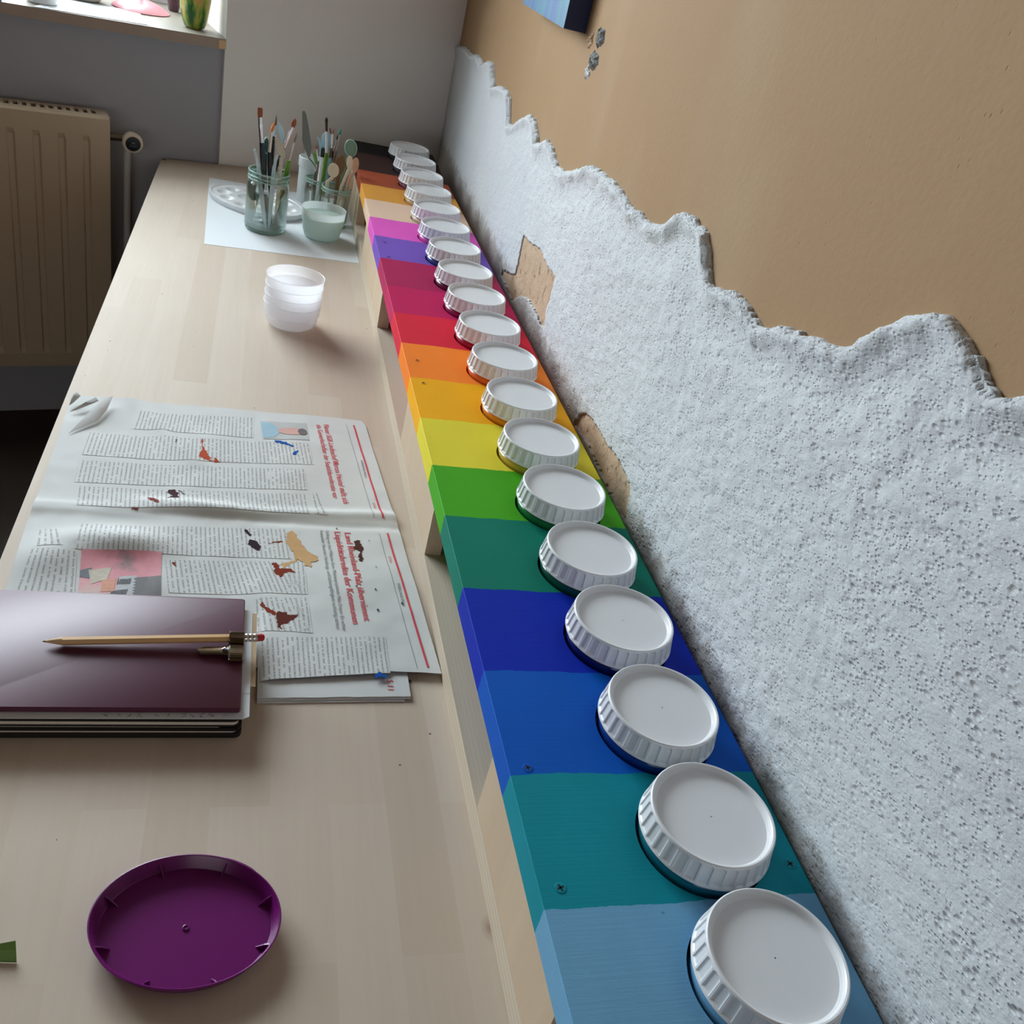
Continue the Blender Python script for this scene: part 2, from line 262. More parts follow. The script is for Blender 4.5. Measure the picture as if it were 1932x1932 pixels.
def pine_mat(name, axis='y', light=(216, 205, 188), dark=(192, 172, 148)):
    m, nt, out = base_mat(name); k = N(nt); P = k.pos()
    sc = {'y': (38, 1.6, 38), 'z': (30, 30, 2.2)}[axis]
    g = k.noise(k.mapping(P, scale=sc), 1, 4, .6)
    w = k.n('ShaderNodeTexWave', wave_type='BANDS', bands_direction='X'); w.inputs['Scale'].default_value = 2.2
    w.inputs['Distortion'].default_value = 2.5; w.inputs['Detail'].default_value = 2
    k.l(k.mapping(P, scale=sc), w.inputs['Vector'])
    c = k.mix(g, lin(light), lin(dark))
    c = k.mix(k.math('MULTIPLY', w.outputs['Fac'], .25), c, lin(dark))
    x = k.n('ShaderNodeSeparateXYZ'); k.l(P, x.inputs[0])
    ply = k.ramp(k.math('FRACT', k.math('ADD', k.math('DIVIDE', k.math('SUBTRACT', x.outputs[2], TZ), .0061), k.math('MULTIPLY', g, .25))), [(0, (1,1,1)), (.13, (.7,.7,.7)), (.24, (0,0,0)), (.9, (0,0,0)), (1, (1,1,1))])
    if axis == 'y': c = k.mix(k.math('MULTIPLY', ply, k.math('MULTIPLY', k.math('LESS_THAN', x.outputs[2], TZ+.0236), .45)), c, lin((160, 136, 112)))
    vo = k.n('ShaderNodeTexVoronoi'); vo.inputs['Scale'].default_value = 7; k.l(k.mapping(P, scale=(1, .8, 1)), vo.inputs['Vector'])
    knot = k.ramp(vo.outputs['Distance'], [(0, (1,1,1)), (.03, (.4,.4,.4)), (.06, (0,0,0))])
    c = k.mix(k.math('MULTIPLY', knot, .5), c, lin((110, 78, 52)))
    k.l(k.bsdf(c, .55, k.bump(g, .12, .0006), spec=.3), out.inputs[0]); return m
def bands_mat():
    cols = [(112,166,202),(16,138,154),(10,88,188),(10,42,172),(8,120,100),(72,166,28),(228,212,58),(244,172,14),(250,132,40),(218,34,58),(192,24,88),(170,32,84),(116,82,178),(220,90,186),(222,190,166),(216,152,66),(164,78,52),(60,38,35),(10,11,14)]
    m, nt, out = base_mat('painted_bands'); k = N(nt); P = k.pos()
    x = k.n('ShaderNodeSeparateXYZ'); k.l(P, x.inputs[0])
    wob = k.math('MULTIPLY', k.math('SUBTRACT', k.noise(k.mapping(P, scale=(1, .2, 1)), 26, 3), .5), .006)
    fine = k.math('MULTIPLY', k.math('SUBTRACT', k.noise(P, 260, 2), .5), .0012)
    y = k.math('ADD', x.outputs[1], k.math('ADD', wob, fine))
    y0, y1 = .15, 2.45
    f = k.math('DIVIDE', k.math('SUBTRACT', y, y0), y1 - y0)
    stops = [(0, lin(cols[0]))] + [((b - y0)/(y1 - y0), lin(c)) for b, c in zip(D['bands'], cols[1:])]
    c = k.ramp(f, stops, 'CONSTANT')
    blot = k.noise(k.mapping(P, scale=(6, 3, 6)), 2, 4)
    hsv = k.n('ShaderNodeHueSaturation'); k.l(c, hsv.inputs['Color'])
    k.l(k.math('ADD', k.math('MULTIPLY', blot, .30), .84), hsv.inputs['Value'])
    c = hsv.outputs[0]
    # scuffs and nicks
    v = k.n('ShaderNodeTexVoronoi'); v.inputs['Scale'].default_value = 30; k.l(k.mapping(P, scale=(1, 1.6, 1)), v.inputs['Vector'])
    d = k.ramp(v.outputs['Distance'], [(0, (1,1,1)), (.05, (1,1,1)), (.07, (0,0,0))])
    sel = k.math('GREATER_THAN', k.noise(P, 14, 2), .6)
    c = k.mix(k.math('MULTIPLY', k.math('MULTIPLY', d, sel), .45), c, lin((25, 25, 30)))
    s = k.noise(k.mapping(P, scale=(18, 420, 60)), 1, 3)
    s2 = k.noise(P, 900, 2)
    h = k.math('ADD', k.math('MULTIPLY', s, 1.0), k.math('MULTIPLY', s2, .35))
    k.l(k.bsdf(c, .6, k.bump(h, .2, .0006), spec=.12), out.inputs[0]); return m
def plaster_mat():
    m, nt, out = base_mat('white_rough_plaster'); k = N(nt); P = k.pos()
    f = k.noise(P, 7, 5)
    c = k.mix(f, lin((198, 200, 203)), lin((216, 218, 220)))
    x = k.n('ShaderNodeSeparateXYZ'); k.l(P, x.inputs[0])
    # brown speckled band along the foot of the wall and small dark pits
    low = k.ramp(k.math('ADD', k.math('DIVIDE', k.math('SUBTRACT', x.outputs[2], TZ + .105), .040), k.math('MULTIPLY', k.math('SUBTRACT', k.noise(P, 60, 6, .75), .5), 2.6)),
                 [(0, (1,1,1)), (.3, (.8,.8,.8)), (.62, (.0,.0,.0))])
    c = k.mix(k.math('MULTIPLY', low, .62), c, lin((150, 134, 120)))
    Q = k.mapping(P, scale=(1, .55, 1))
    big = k.ramp(k.noise(k.mapping(P, scale=(1, .6, 1)), 6, 3), [(.36, (.55,.55,.55)), (.60, (1,1,1))])
    far = k.ramp(x.outputs[1], [(0, (1,1,1)), (.55, (.8,.8,.8)), (.85, (.35,.35,.35)), (1, (.15,.15,.15))])
    far.node.inputs[0].default_value = 0
    k.l(k.math('DIVIDE', x.outputs[1], 2.4), far.node.inputs[0])
    pits = None
    for sc, lo, wt in ((190, .08, 1.), (400, .12, .75)):
        v = k.n('ShaderNodeTexVoronoi'); v.inputs['Scale'].default_value = sc; k.l(k.mapping(Q, rot=(.5, 0, 0)), v.inputs['Vector'])
        pit = k.ramp(v.outputs['Distance'], [(lo, (1,1,1)), (lo+.30, (0,0,0))])
        sel = k.ramp(k.noise(Q, sc*.33, 2), [(.44, (0,0,0)), (.54, (1,1,1))])
        pm = k.math('MULTIPLY', k.math('MULTIPLY', pit, sel), wt)
        pits = pm if pits is None else k.math('MAXIMUM', pits, pm)
    pits = k.math('MULTIPLY', k.math('MULTIPLY', pits, big), far)
    c = k.mix(k.math('MULTIPLY', pits, .13), c, lin((128, 126, 126)))
    h = k.math('SUBTRACT', k.math('MULTIPLY', k.math('ADD', k.noise(Q, 120, 4, .6), k.math('MULTIPLY', k.noise(Q, 420, 2), .35)), k.math('ADD', k.math('MULTIPLY', far, .7), .1)), k.math('MULTIPLY', pits, .75))
    k.l(k.bsdf(c, .85, k.bump(h, .7, .003), spec=.2), out.inputs[0]); return m
def tan_mat():
    m, nt, out = base_mat('tan_wash_wall'); k = N(nt); P = k.pos()
    f = k.noise(k.mapping(P, scale=(2, 2, .8)), 1.4, 4)
    c = k.mix(f, lin((160, 128, 94)), lin((170, 138, 104)))
    f2 = k.ramp(k.noise(k.mapping(P, scale=(3, 3, 1.2), rot=(.5, 0, 0)), 1.6, 3), [(.52, (0,0,0)), (.75, (1,1,1))])
    c = k.mix(k.math('MULTIPLY', f2, .35), c, lin((182, 160, 132)))
    v = k.n('ShaderNodeTexVoronoi'); v.inputs['Scale'].default_value = 120; k.l(k.mapping(P, scale=(1, 1, .6)), v.inputs['Vector'])
    pit = k.ramp(v.outputs['Distance'], [(0, (1,1,1)), (.14, (0,0,0))])
    sel = k.ramp(k.noise(P, 20, 3), [(.5, (0,0,0)), (.66, (1,1,1))])
    pm = k.math('MULTIPLY', pit, sel)
    c = k.mix(k.math('MULTIPLY', pm, .5), c, lin((120, 88, 56)))
    h = k.math('SUBTRACT', k.math('MULTIPLY', k.noise(P, 140, 4), .6), pm)
    k.l(k.bsdf(c, .8, k.bump(h, .35, .0015), spec=.2), out.inputs[0]); return m
def clay_mat():
    m, nt, out = base_mat('bare_clay_render'); k = N(nt); P = k.pos()
    f = k.noise(P, 30, 5)
    c = k.mix(f, lin((186, 156, 130)), lin((208, 182, 156)))
    s = k.ramp(k.noise(k.mapping(P, scale=(170, 90, 60)), 1, 3), [(.60, (0,0,0)), (.68, (1,1,1))])
    c = k.mix(k.math('MULTIPLY', s, .6), c, lin((96, 70, 52)))
    k.l(k.bsdf(c, .9, k.bump(k.noise(P, 150, 5), .6, .003), spec=.1), out.inputs[0]); return m
def paint_wall_mat(name, c1, c2):
    m, nt, out = base_mat(name); k = N(nt); P = k.pos()
    c = k.mix(k.noise(P, 2.2, 3), lin(c1), lin(c2))
    k.l(k.bsdf(c, .8, k.bump(k.noise(P, 90, 4), .12, .0015), spec=.2), out.inputs[0]); return m
def print_mat():
    """newsprint column: u runs along a line of type, v counts lines (metres)"""
    m, nt, out = base_mat('newsprint_columns'); k = N(nt)
    x = k.n('ShaderNodeSeparateXYZ'); k.l(k.uv(), x.inputs[0])
    u, v = x.outputs[0], x.outputs[1]
    L = k.math('DIVIDE', v, .0047); fl = k.math('FLOOR', L); fr = k.math('FRACT', L)
    line = k.math('MULTIPLY', k.math('GREATER_THAN', fr, .30), k.math('LESS_THAN', fr, .68))
    cb = k.n('ShaderNodeCombineXYZ'); k.l(k.math('MULTIPLY', u, 1.0), cb.inputs[0]); k.l(k.math('MULTIPLY', fl, 3.17), cb.inputs[1])
    word = k.math('GREATER_THAN', k.noise(k.mapping(cb.outputs[0], scale=(210, 1, 1)), 1, 1), .40)
    cb2 = k.n('ShaderNodeCombineXYZ'); k.l(u, cb2.inputs[0]); k.l(v, cb2.inputs[1])
    let = k.ramp(k.noise(k.mapping(cb2.outputs[0], scale=(1150, 900, 1)), 1, 1), [(.42, (0,0,0)), (.56, (1,1,1))])
    ink = k.math('MULTIPLY', k.math('MULTIPLY', line, word), k.math('ADD', k.math('MULTIPLY', let, .55), .10))
    c = k.mix(ink, lin((212, 213, 212)), lin((62, 62, 68)))
    k.l(k.bsdf(c, .75, spec=.2), out.inputs[0]); return m
def photo_mat(name, cols, scale):
    m, nt, out = base_mat(name); k = N(nt)
    c = k.ramp(k.noise(k.uv(), scale, 5, .6), cols)
    k.l(k.bsdf(c, .6, spec=.3), out.inputs[0]); return m
def vase_mat():
    m, nt, out = base_mat('painted_bottle'); k = N(nt); P = k.obj()
    f = k.noise(k.mapping(P, scale=(40, 40, 9), rot=(.2, .3, 0)), 1, 3)
    c = k.ramp(f, [(.25, lin((24, 66, 34))), (.42, lin((46, 104, 48))), (.5, lin((150, 170, 62))), (.58, lin((214, 160, 84))), (.7, lin((96, 140, 50)))])
    k.l(k.bsdf(c, .25), out.inputs[0]); return m
def canvas_mat():
    m, nt, out = base_mat('blue_painted_canvas'); k = N(nt); P = k.obj()
    f = k.noise(k.mapping(P, scale=(20, 26, 3)), 1, 4)
    c = k.ramp(f, [(.3, lin((44, 84, 150))), (.45, lin((54, 100, 150))), (.55, lin((50, 122, 140))), (.68, lin((82, 88, 146)))])
    k.l(k.bsdf(c, .5, k.bump(f, .3, .001)), out.inputs[0]); return m

M = dict(
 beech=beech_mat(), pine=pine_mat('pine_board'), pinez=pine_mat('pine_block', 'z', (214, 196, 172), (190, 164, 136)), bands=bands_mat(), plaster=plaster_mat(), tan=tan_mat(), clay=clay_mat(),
 greywall=paint_wall_mat('warm_white_wall', (238, 235, 232), (242, 239, 236)), niche=paint_wall_mat('grey_niche_wall', (164, 165, 171), (170, 171, 177)),
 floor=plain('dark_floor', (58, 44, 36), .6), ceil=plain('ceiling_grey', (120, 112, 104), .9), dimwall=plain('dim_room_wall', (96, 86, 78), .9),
 lid=plain('white_lid_plastic', (226, 226, 228), .32, var=.015), newsprint=plain('newsprint', (212, 213, 212), .8, spec=.15, var=.025, scale=25),
 columns=print_mat(), red=plain('headline_red', (206, 50, 66), .7), dkink=plain('dark_ink', (44, 44, 48), .7), subink=plain('subhead_ink', (92, 92, 96), .8), greyink=plain('grey_ink', (120, 120, 124), .7),
 paper=plain('white_paper', (226, 230, 234), .75, spec=.2, var=.01), purple=plain('purple_plastic', (108, 14, 100), .3, var=.02), burg=plain('burgundy_cover', (84, 24, 56), .46, spec=.6, var=.04, bump=.06, bscale=900),
 black=plain('black_cover', (22, 21, 22), .5), pages=plain('page_edges', (214, 204, 192), .8, var=.12, scale=900), beige=plain('beige_card', (192, 166, 130), .75),
 pencil=plain('pencil_wood_lacquer', (214, 170, 112), .35, var=.03), rawwood=plain('sharpened_wood', (222, 190, 146), .7), lead=plain('graphite', (40, 40, 48), .4), ferr=plain('aluminium_ferrule', (205, 200, 196), .28, 1., var=.05), eraser=plain('red_eraser', (190, 34, 42), .6),
 brass=plain('aged_brass', (118, 100, 78), .32, 1., var=.12, scale=300), silver=plain('silver_ferrule', (214, 214, 216), .22, 1., var=.03), chrome=plain('steel_blade', (112, 116, 110), .42, .5, var=.06),
 glass=thin_glass('jar_glass', (.962, .985, .977)), cup=frosted('frosted_cup', (252, 252, 255), .34, .62), cup2=frosted('frosted_water_cup', (240, 248, 248), .24, .55), water=frosted('cloudy_water', (222, 236, 230), .10, .5, .08),
 pal=plain('white_palette_plastic', (226, 228, 230), .25, var=.01), tub=plain('white_tub_plastic', (222, 228, 228), .35, var=.02),
 bhandle=plain('black_lacquer', (20, 30, 34), .22), ghandle=plain('green_lacquer', (96, 142, 42), .3), brhandle=plain('brown_wood', (116, 86, 60), .4),
 brist=plain('sable_hair', (142, 80, 36), .6, var=.25, scale=500), bristo=plain('orange_hair', (216, 124, 50), .55, var=.2, scale=500), bristd=plain('dark_hair', (62, 36, 32), .6, var=.25, scale=500), bristg=plain('grey_hair', (116, 100, 84), .6, var=.2, scale=500), teal=plain('teal_bristles', (40, 142, 120), .5), redtip=plain('red_brown_hair', (150, 62, 40), .6),
 lblue=plain('pale_blue_plastic', (172, 208, 224), .3), pblue=plain('clear_blue_plastic', (186, 206, 214), .3), sage=plain('sage_green_plastic', (110, 146, 126), .35), sagerim=plain('sage_rim', (158, 190, 172), .35), dgreen=plain('bottle_green_plastic', (40, 92, 92), .3), beigepl=plain('warm_grey_plastic', (186, 180, 164), .35), grgrey=plain('grey_green_plastic', (120, 140, 124), .4),
 wood1=plain('pale_birch', (222, 204, 180), .6), wood2=plain('olive_stained_wood', (116, 86, 50), .6), wood3=plain('peach_wood', (206, 164, 134), .6), white=plain('white_plastic', (226, 226, 226), .35), leaf=plain('leaf_green', (112, 152, 76), .55), copper=plain('pale_ferrule', (212, 204, 196), .3, .75), tealgrey=plain('teal_grey_plastic', (120, 160, 164), .35),
 rad=plain('cream_radiator_enamel', (196, 176, 150), .4, var=.02), dark=plain('dark_slot', (22, 24, 24), .7), pipe=plain('pipe_enamel', (204, 200, 196), .45), knobblack=plain('black_cap', (18, 22, 34), .35), knobgrey=plain('knob_print_grey', (96, 100, 110), .5), valvecream=plain('cream_knob', (222, 206, 184), .4), valvemetal=plain('nickel', (120, 112, 104), .4, .8),
 sill=plain('pale_stone_sill', (138, 130, 117), .45, var=.05), silledge=plain('brown_sill_edge', (166, 148, 134), .6), peach=plain('peach_patch', (222, 186, 142), .7), pink=plain('pink_glaze', (226, 150, 160), .3), plumglass=plain('plum_glass', (88, 62, 74), .2), ceramic=plain('white_ceramic', (222, 222, 224), .25), bluegrey=plain('blue_grey_card', (150, 162, 182), .6),
 vase=vase_mat(), canvas=canvas_mat(), navy=plain('navy_canvas_edge', (18, 34, 78), .6), frame=plain('window_frame_white', (226, 226, 226), .4), greystone=plain('grey_mortar', (120, 122, 120), .9, bump=.4), screw=plain('painted_screw', (30, 60, 76), .4, .5),
 rim=frosted('glass_edge', (206, 226, 220), .55, .3, .08), pane=thin_glass('window_pane', (.97, .98, .98), .5),
)
SCOL = ['orange','orange','orange','umber','umber','umber','russet','russet','rust','blue','blue','plum','plum','sand','rust','rust','umber2','rust','maroon','blue']
STAIN = {k: plain('stain_'+k, tuple(int(q*.92) for q in c), .8, spec=.08, var=.12, scale=200) for k, c in dict(orange=(196,84,52), umber=(74,46,52), russet=(138,62,56), rust=(140,56,36), blue=(28,92,180), plum=(56,36,50), sand=(222,180,130), umber2=(86,52,42), maroon=(108,50,42)).items()}

# ------------------------------------------------------------------ mesh helpers (metres, z = 0 at the worktop surface)
def make(name, verts, faces, mat, parent=None, smooth=False, origin=None, mats=None, fmat=None, uvs=None, autos=None):
    if origin is None: origin = parent['_o'] if parent is not None else (0, 0, 0)
    o3 = np.array(origin, float)
    me = bpy.data.meshes.new(name)
    V = (np.asarray(verts, float) - o3)
    me.from_pydata([tuple(v) for v in V], [], [tuple(map(int, f)) for f in faces])
    for mm in (mats or [mat]): me.materials.append(mm)
    if fmat is not None: me.polygons.foreach_set('material_index', np.asarray(fmat, np.int32))
    if uvs is not None:
        ul = me.uv_layers.new(name='UVMap')
        li = np.zeros(len(me.loops), np.int32); me.loops.foreach_get('vertex_index', li)
        ul.data.foreach_set('uv', np.asarray(uvs, np.float32)[li].ravel())
    if smooth: me.polygons.foreach_set('use_smooth', np.ones(len(me.polygons), bool))
    me.update()
    if autos is not None:
        bm = bmesh.new(); bm.from_mesh(me)
        for e in bm.edges:
            if len(e.link_faces) == 2 and e.calc_face_angle() > autos: e.smooth = False
        bm.to_mesh(me); bm.free()
    ob = bpy.data.objects.new(name, me); C.objects.link(ob)
    if parent is not None:
        ob.parent = parent
        po = np.array(parent['_o']); ob.location = tuple(o3 - po)
    else: ob.location = (o3[0], o3[1], o3[2] + TZ)
    ob['_o'] = tuple(map(float, o3))
    return ob
def thing(name, label, cat, loc=(0, 0, 0), group=None):
    o = bpy.data.objects.new(name, None); C.objects.link(o); o.empty_display_size = .02
    o.location = (loc[0], loc[1], loc[2] + TZ); o['_o'] = tuple(map(float, loc))
    return tag(o, label, cat, group)
def tag(o, label, cat, group=None):
    o['label'] = label; o['category'] = cat
    if group: o['group'] = group
    return o
def struct(o): o['kind'] = 'structure'; return o
class MB:
    def __init__(s): s.v = []; s.f = []; s.m = []
    def add(s, v, f, mi=0):
        b = len(s.v); s.v += [tuple(map(float, q)) for q in v]; s.f += [tuple(b+int(i) for i in q) for q in f]; s.m += [mi]*len(f); return s
    def box(s, x0, x1, y0, y1, z0, z1, mi=0):
        v = [(x0,y0,z0),(x1,y0,z0),(x1,y1,z0),(x0,y1,z0),(x0,y0,z1),(x1,y0,z1),(x1,y1,z1),(x0,y1,z1)]
        return s.add(v, [(0,3,2,1),(4,5,6,7),(0,1,5,4),(1,2,6,5),(2,3,7,6),(3,0,4,7)], mi)
    def prism(s, poly, z0, z1, mi=0):
        n = len(poly); v = [(p[0], p[1], z0) for p in poly] + [(p[0], p[1], z1) for p in poly]
        f = [tuple(range(n-1, -1, -1)), tuple(range(n, 2*n))] + [(i, (i+1) % n, n+(i+1) % n, n+i) for i in range(n)]
        return s.add(v, f, mi)
    def lathe(s, prof, n=32, c=(0, 0, 0), a=1., b=1., rot=0., mi=0, rfun=None):
        v = []; f = []; m = len(prof)
        for (r, z) in prof:
            for i in range(n):
                t = 2*PI*i/n; rr = r if rfun is None else rfun(r, z, t)
                x, y = rr*a*math.cos(t), rr*b*math.sin(t)
                v.append((c[0]+x*math.cos(rot)-y*math.sin(rot), c[1]+x*math.sin(rot)+y*math.cos(rot), c[2]+z))
        for j in range(m-1):
            for i in range(n):
                k = (i+1) % n; f.append((j*n+i, j*n+k, (j+1)*n+k, (j+1)*n+i))
        if prof[0][0] < 1e-3 or True:
            pass
        return s.add(v, f, mi)
    def cap(s, ring_start, n, flip=False, mi=0):
        r = list(range(ring_start, ring_start+n)); s.f.append(tuple(r[::-1] if flip else r)); s.m.append(mi); return s
    def tube(s, pts, radii, n=10, flat=None, up=(0, 1, 0), mi=0, caps=True):
        """swept tube; radii scalar or list; flat = list of thickness radii along 'up'"""
        P = [np.array(p, float) for p in pts]; v = []; f = []
        if np.isscalar(radii): radii = [radii]*len(P)
        for i, p in enumerate(P):
            t = P[min(i+1, len(P)-1)] - P[max(i-1, 0)]; t /= (np.linalg.norm(t)+1e-12)
            w = np.cross(t, np.array(up, float)); w /= (np.linalg.norm(w)+1e-12); u = np.cross(w, t)
            fl = radii[i] if flat is None else (flat if np.isscalar(flat) else flat[i])
            for k in range(n):
                a = 2*PI*k/n; v.append(p + w*radii[i]*math.cos(a) + u*fl*math.sin(a))
        for j in range(len(P)-1):
            for k in range(n):
                q = (k+1) % n; f.append((j*n+k, j*n+q, (j+1)*n+q, (j+1)*n+k))
        if caps: f += [tuple(range(n-1, -1, -1)), tuple(range((len(P)-1)*n, len(P)*n))]
        return s.add(v, f, mi)
    def build(s, name, mat, parent=None, smooth=False, origin=None, mats=None, autos=.6, uvs=None):
        return make(name, s.v, s.f, mat, parent, smooth, origin, mats, s.m if mats else None, uvs, autos if smooth else None)
def inpoly(px, py, poly):
    px = np.asarray(px); py = np.asarray(py); c = np.zeros(px.shape, bool); n = len(poly)
    for i in range(n):
        x1, y1 = poly[i]; x2, y2 = poly[(i+1) % n]
        t = ((y1 > py) != (y2 > py)) & (px < (x2-x1)*(py-y1)/((y2-y1) if y2 != y1 else 1e-12) + x1); c ^= t
    return c
def dpoly(px, py, pl):
    d = np.full(np.shape(px), 1e9)
    for i in range(len(pl)-1):
        ax, ay = pl[i]; bx, by = pl[i+1]; ex, ey = bx-ax, by-ay
        t = np.clip(((px-ax)*ex+(py-ay)*ey)/(ex*ex+ey*ey+1e-12), 0, 1)
        d = np.minimum(d, np.hypot(px-ax-t*ex, py-ay-t*ey))
    return d
TAB = rng.random((256, 256))
def vnoise(x, y):
    xi = np.floor(x).astype(int); yi = np.floor(y).astype(int); fx = x-xi; fy = y-yi
    fx = fx*fx*(3-2*fx); fy = fy*fy*(3-2*fy)
    g = lambda a, b: TAB[a & 255, b & 255]
    return (g(xi,yi)*(1-fx)+g(xi+1,yi)*fx)*(1-fy)+(g(xi,yi+1)*(1-fx)+g(xi+1,yi+1)*fx)*fy - .5
def fbm(x, y, o=3):
    s = 0; a = 1.
    for i in range(o): s = s + a*vnoise(x*2**i+17.3*i, y*2**i+5.1*i); a *= .5
    return s

# ------------------------------------------------------------------ the room
wa, wb = D['wall']
def wx(y): return wa + wb*y
FA, Fd = np.array(D['fw'][0][:2]), np.array(D['fw'][1][:2]); Fn = np.array([-Fd[1], Fd[0]])
def fw(s, off): q = FA + Fd*s + Fn*off; return (float(q[0]), float(q[1]))
def fwbox(mb, s0, s1, o0, o1, z0, z1, mi=0): return mb.prism([fw(s0,o0), fw(s1,o0), fw(s1,o1), fw(s0,o1)], z0, z1, mi)
FZ, CZ = -TZ, 2.05
RV = .1285           # right reveal of the window niche
LV = -1.95
SILLZ = .2728
struct(MB().box(-2.8, .75, -2.8, 2.95, FZ-.05, FZ).build('floor', M['floor']))
struct(MB().box(-2.8, .75, -2.8, 2.95, CZ, CZ+.05).build('ceiling', M['ceil']))
mb = MB()
fwbox(mb, RV, .76, 0, .5, FZ, CZ, 0)
fwbox(mb, LV, RV, .012, .5, FZ, SILLZ-.022, 1)
fwbox(mb, LV, RV, 0, .5, 1.30, CZ, 0)
fwbox(mb, -2.9, LV, 0, .5, FZ, CZ, 0)
struct(mb.build('wall_far', None, mats=[M['greywall'], M['niche']]))
struct(MB().box(-2.72, -2.6, -2.7, 2.0, FZ, CZ).build('wall_left', M['dimwall']))
struct(MB().box(-2.7, -1.9, -2.75, -2.65, FZ, CZ).box(-.1, .6, -2.75, -2.65, FZ, CZ).box(-1.9, -.1, -2.75, -2.65, FZ, -.1).box(-1.9, -.1, -2.75, -2.65, .8, CZ).build('wall_near', M['dimwall']))  # opening added so the rear fill light reaches the room
# window in the niche: frame, panes and the sill in front of it
mb = MB()
for s0, s1 in ((LV, LV+.07), (-.95, -.87), (RV-.07, RV)): fwbox(mb, s0, s1, .36, .42, SILLZ, 1.30)
for z0, z1 in ((SILLZ, SILLZ+.07), (1.23, 1.30)): fwbox(mb, LV+.07, -.95, .36, .42, z0, z1); fwbox(mb, -.87, RV-.07, .36, .42, z0, z1)
w1 = struct(mb.build('window_1', M['frame']))
fwbox(MB(), LV+.06, RV-.06, .388, .392, SILLZ+.06, 1.24).build('pane', M['pane'], w1)
mb = MB(); fwbox(mb, LV, RV-.002, -.015, .40, SILLZ-.021, SILLZ, 0)
for i, f in enumerate(mb.f): mb.m[i] = 1 if i == 2 else 0
fwbox(mb, RV-.017, RV-.0025, -.0156, -.0148, SILLZ-.0205, SILLZ-.0035, 2)
struct(mb.build('trim_1', None, mats=[M['sill'], M['silledge'], M['peach']]))
mb = MB()
for x0, x1 in ((-1.9, -1.84), (-1.03, -.97), (-.16, -.1)): mb.box(x0, x1, -2.74, -2.68, -.1, .8)
for z0, z1 in ((-.1, -.04), (.74, .8)): mb.box(-1.84, -1.03, -2.74, -2.68, z0, z1); mb.box(-.97, -.16, -2.74, -2.68, z0, z1)
struct(mb.build('fill_window', M['frame']))  # unseen frame added in the opening of the rear fill light

# right-hand wall: tan wash behind, thick flaking white plaster in front below a ragged edge
mb = MB(); mb.prism([(wx(-2.7)+.007, -2.7), (wx(2.62)+.007, 2.62), (wx(2.62)+.15, 2.62), (wx(-2.7)+.15, -2.7)], FZ, CZ)
WR = struct(mb.build('wall_right', M['tan']))
edge = D['edge'][::-1]                       # increasing y
ey = np.array([e[0] for e in edge]); ez = np.array([e[1] for e in edge])
ys = np.concatenate([np.linspace(.08, ey[0], 30, endpoint=False), ey[0] + (ey[-1]-ey[0])*np.linspace(0, 1, 760)**1.45, [ey[-1]+.03]])
ys = np.unique(np.sort(np.concatenate([ys, ey]))); NY = len(ys); NV = 190
zt = np.interp(ys, ey, ez) + .0018*vnoise(ys*210, ys*0+3)*2 + .0012*vnoise(ys*520, ys*0+9)
z0 = -.02
vv = np.linspace(0, 1, NV)**.85
Y = np.repeat(ys[:, None], NV, 1); ZZ = z0 + (zt[:, None]-z0)*vv[None, :]
dE = dpoly(Y, ZZ, list(zip(ey, ez)))
rough = np.clip((2.3-Y)/1.1, .12, 1)
lip = np.exp(-((dE-.006)/.010)**2)*(.0045+.003*fbm(Y*35, ZZ*35, 2))
hollow = -np.exp(-((dE-.034-.012*fbm(Y*9, ZZ*9, 2))/.02)**2)*.0035*np.clip((1.7-Y)/.5, .15, 1)
th = .0055 + lip + hollow + rough*(.0016*fbm(Y*75, ZZ*130, 3) + .0014*fbm(Y*22, ZZ*38, 2)) + .0025*fbm(Y*5, ZZ*6, 2)
th = np.maximum(th, .0018); th = np.where(dE < .0025, th*.55, th)
Xs = wx(Y) + .006 - th
Xs = np.where((ZZ > .075) & (ZZ < .122), np.maximum(Xs, .4082), Xs)
P1, P2 = D['patch1'], D['patch2']
hole = inpoly(Y + .003*vnoise(Y*150, ZZ*150), ZZ + .003*vnoise(Y*150+40, ZZ*150), P1) | inpoly(Y + .003*vnoise(Y*150, ZZ*150), ZZ + .003*vnoise(Y*150+40, ZZ*150), P2)
idx = np.arange(NY*NV).reshape(NY, NV)
q = np.stack([idx[:-1, :-1], idx[:-1, 1:], idx[1:, 1:], idx[1:, :-1]], -1).reshape(-1, 4)
keep = ~(hole[:-1, :-1] & hole[1:, 1:]).reshape(-1)
V = np.stack([Xs, Y, ZZ], -1).reshape(-1, 3)
nb = len(V)
V = np.concatenate([V, np.stack([wx(ys)+.008, ys, zt], -1)])            # closing strip back to the wall at the ragged edge
F = [tuple(t) for t in q[keep]] + [(idx[j, -1], nb+j, nb+j+1, idx[j+1, -1]) for j in range(NY-1)]
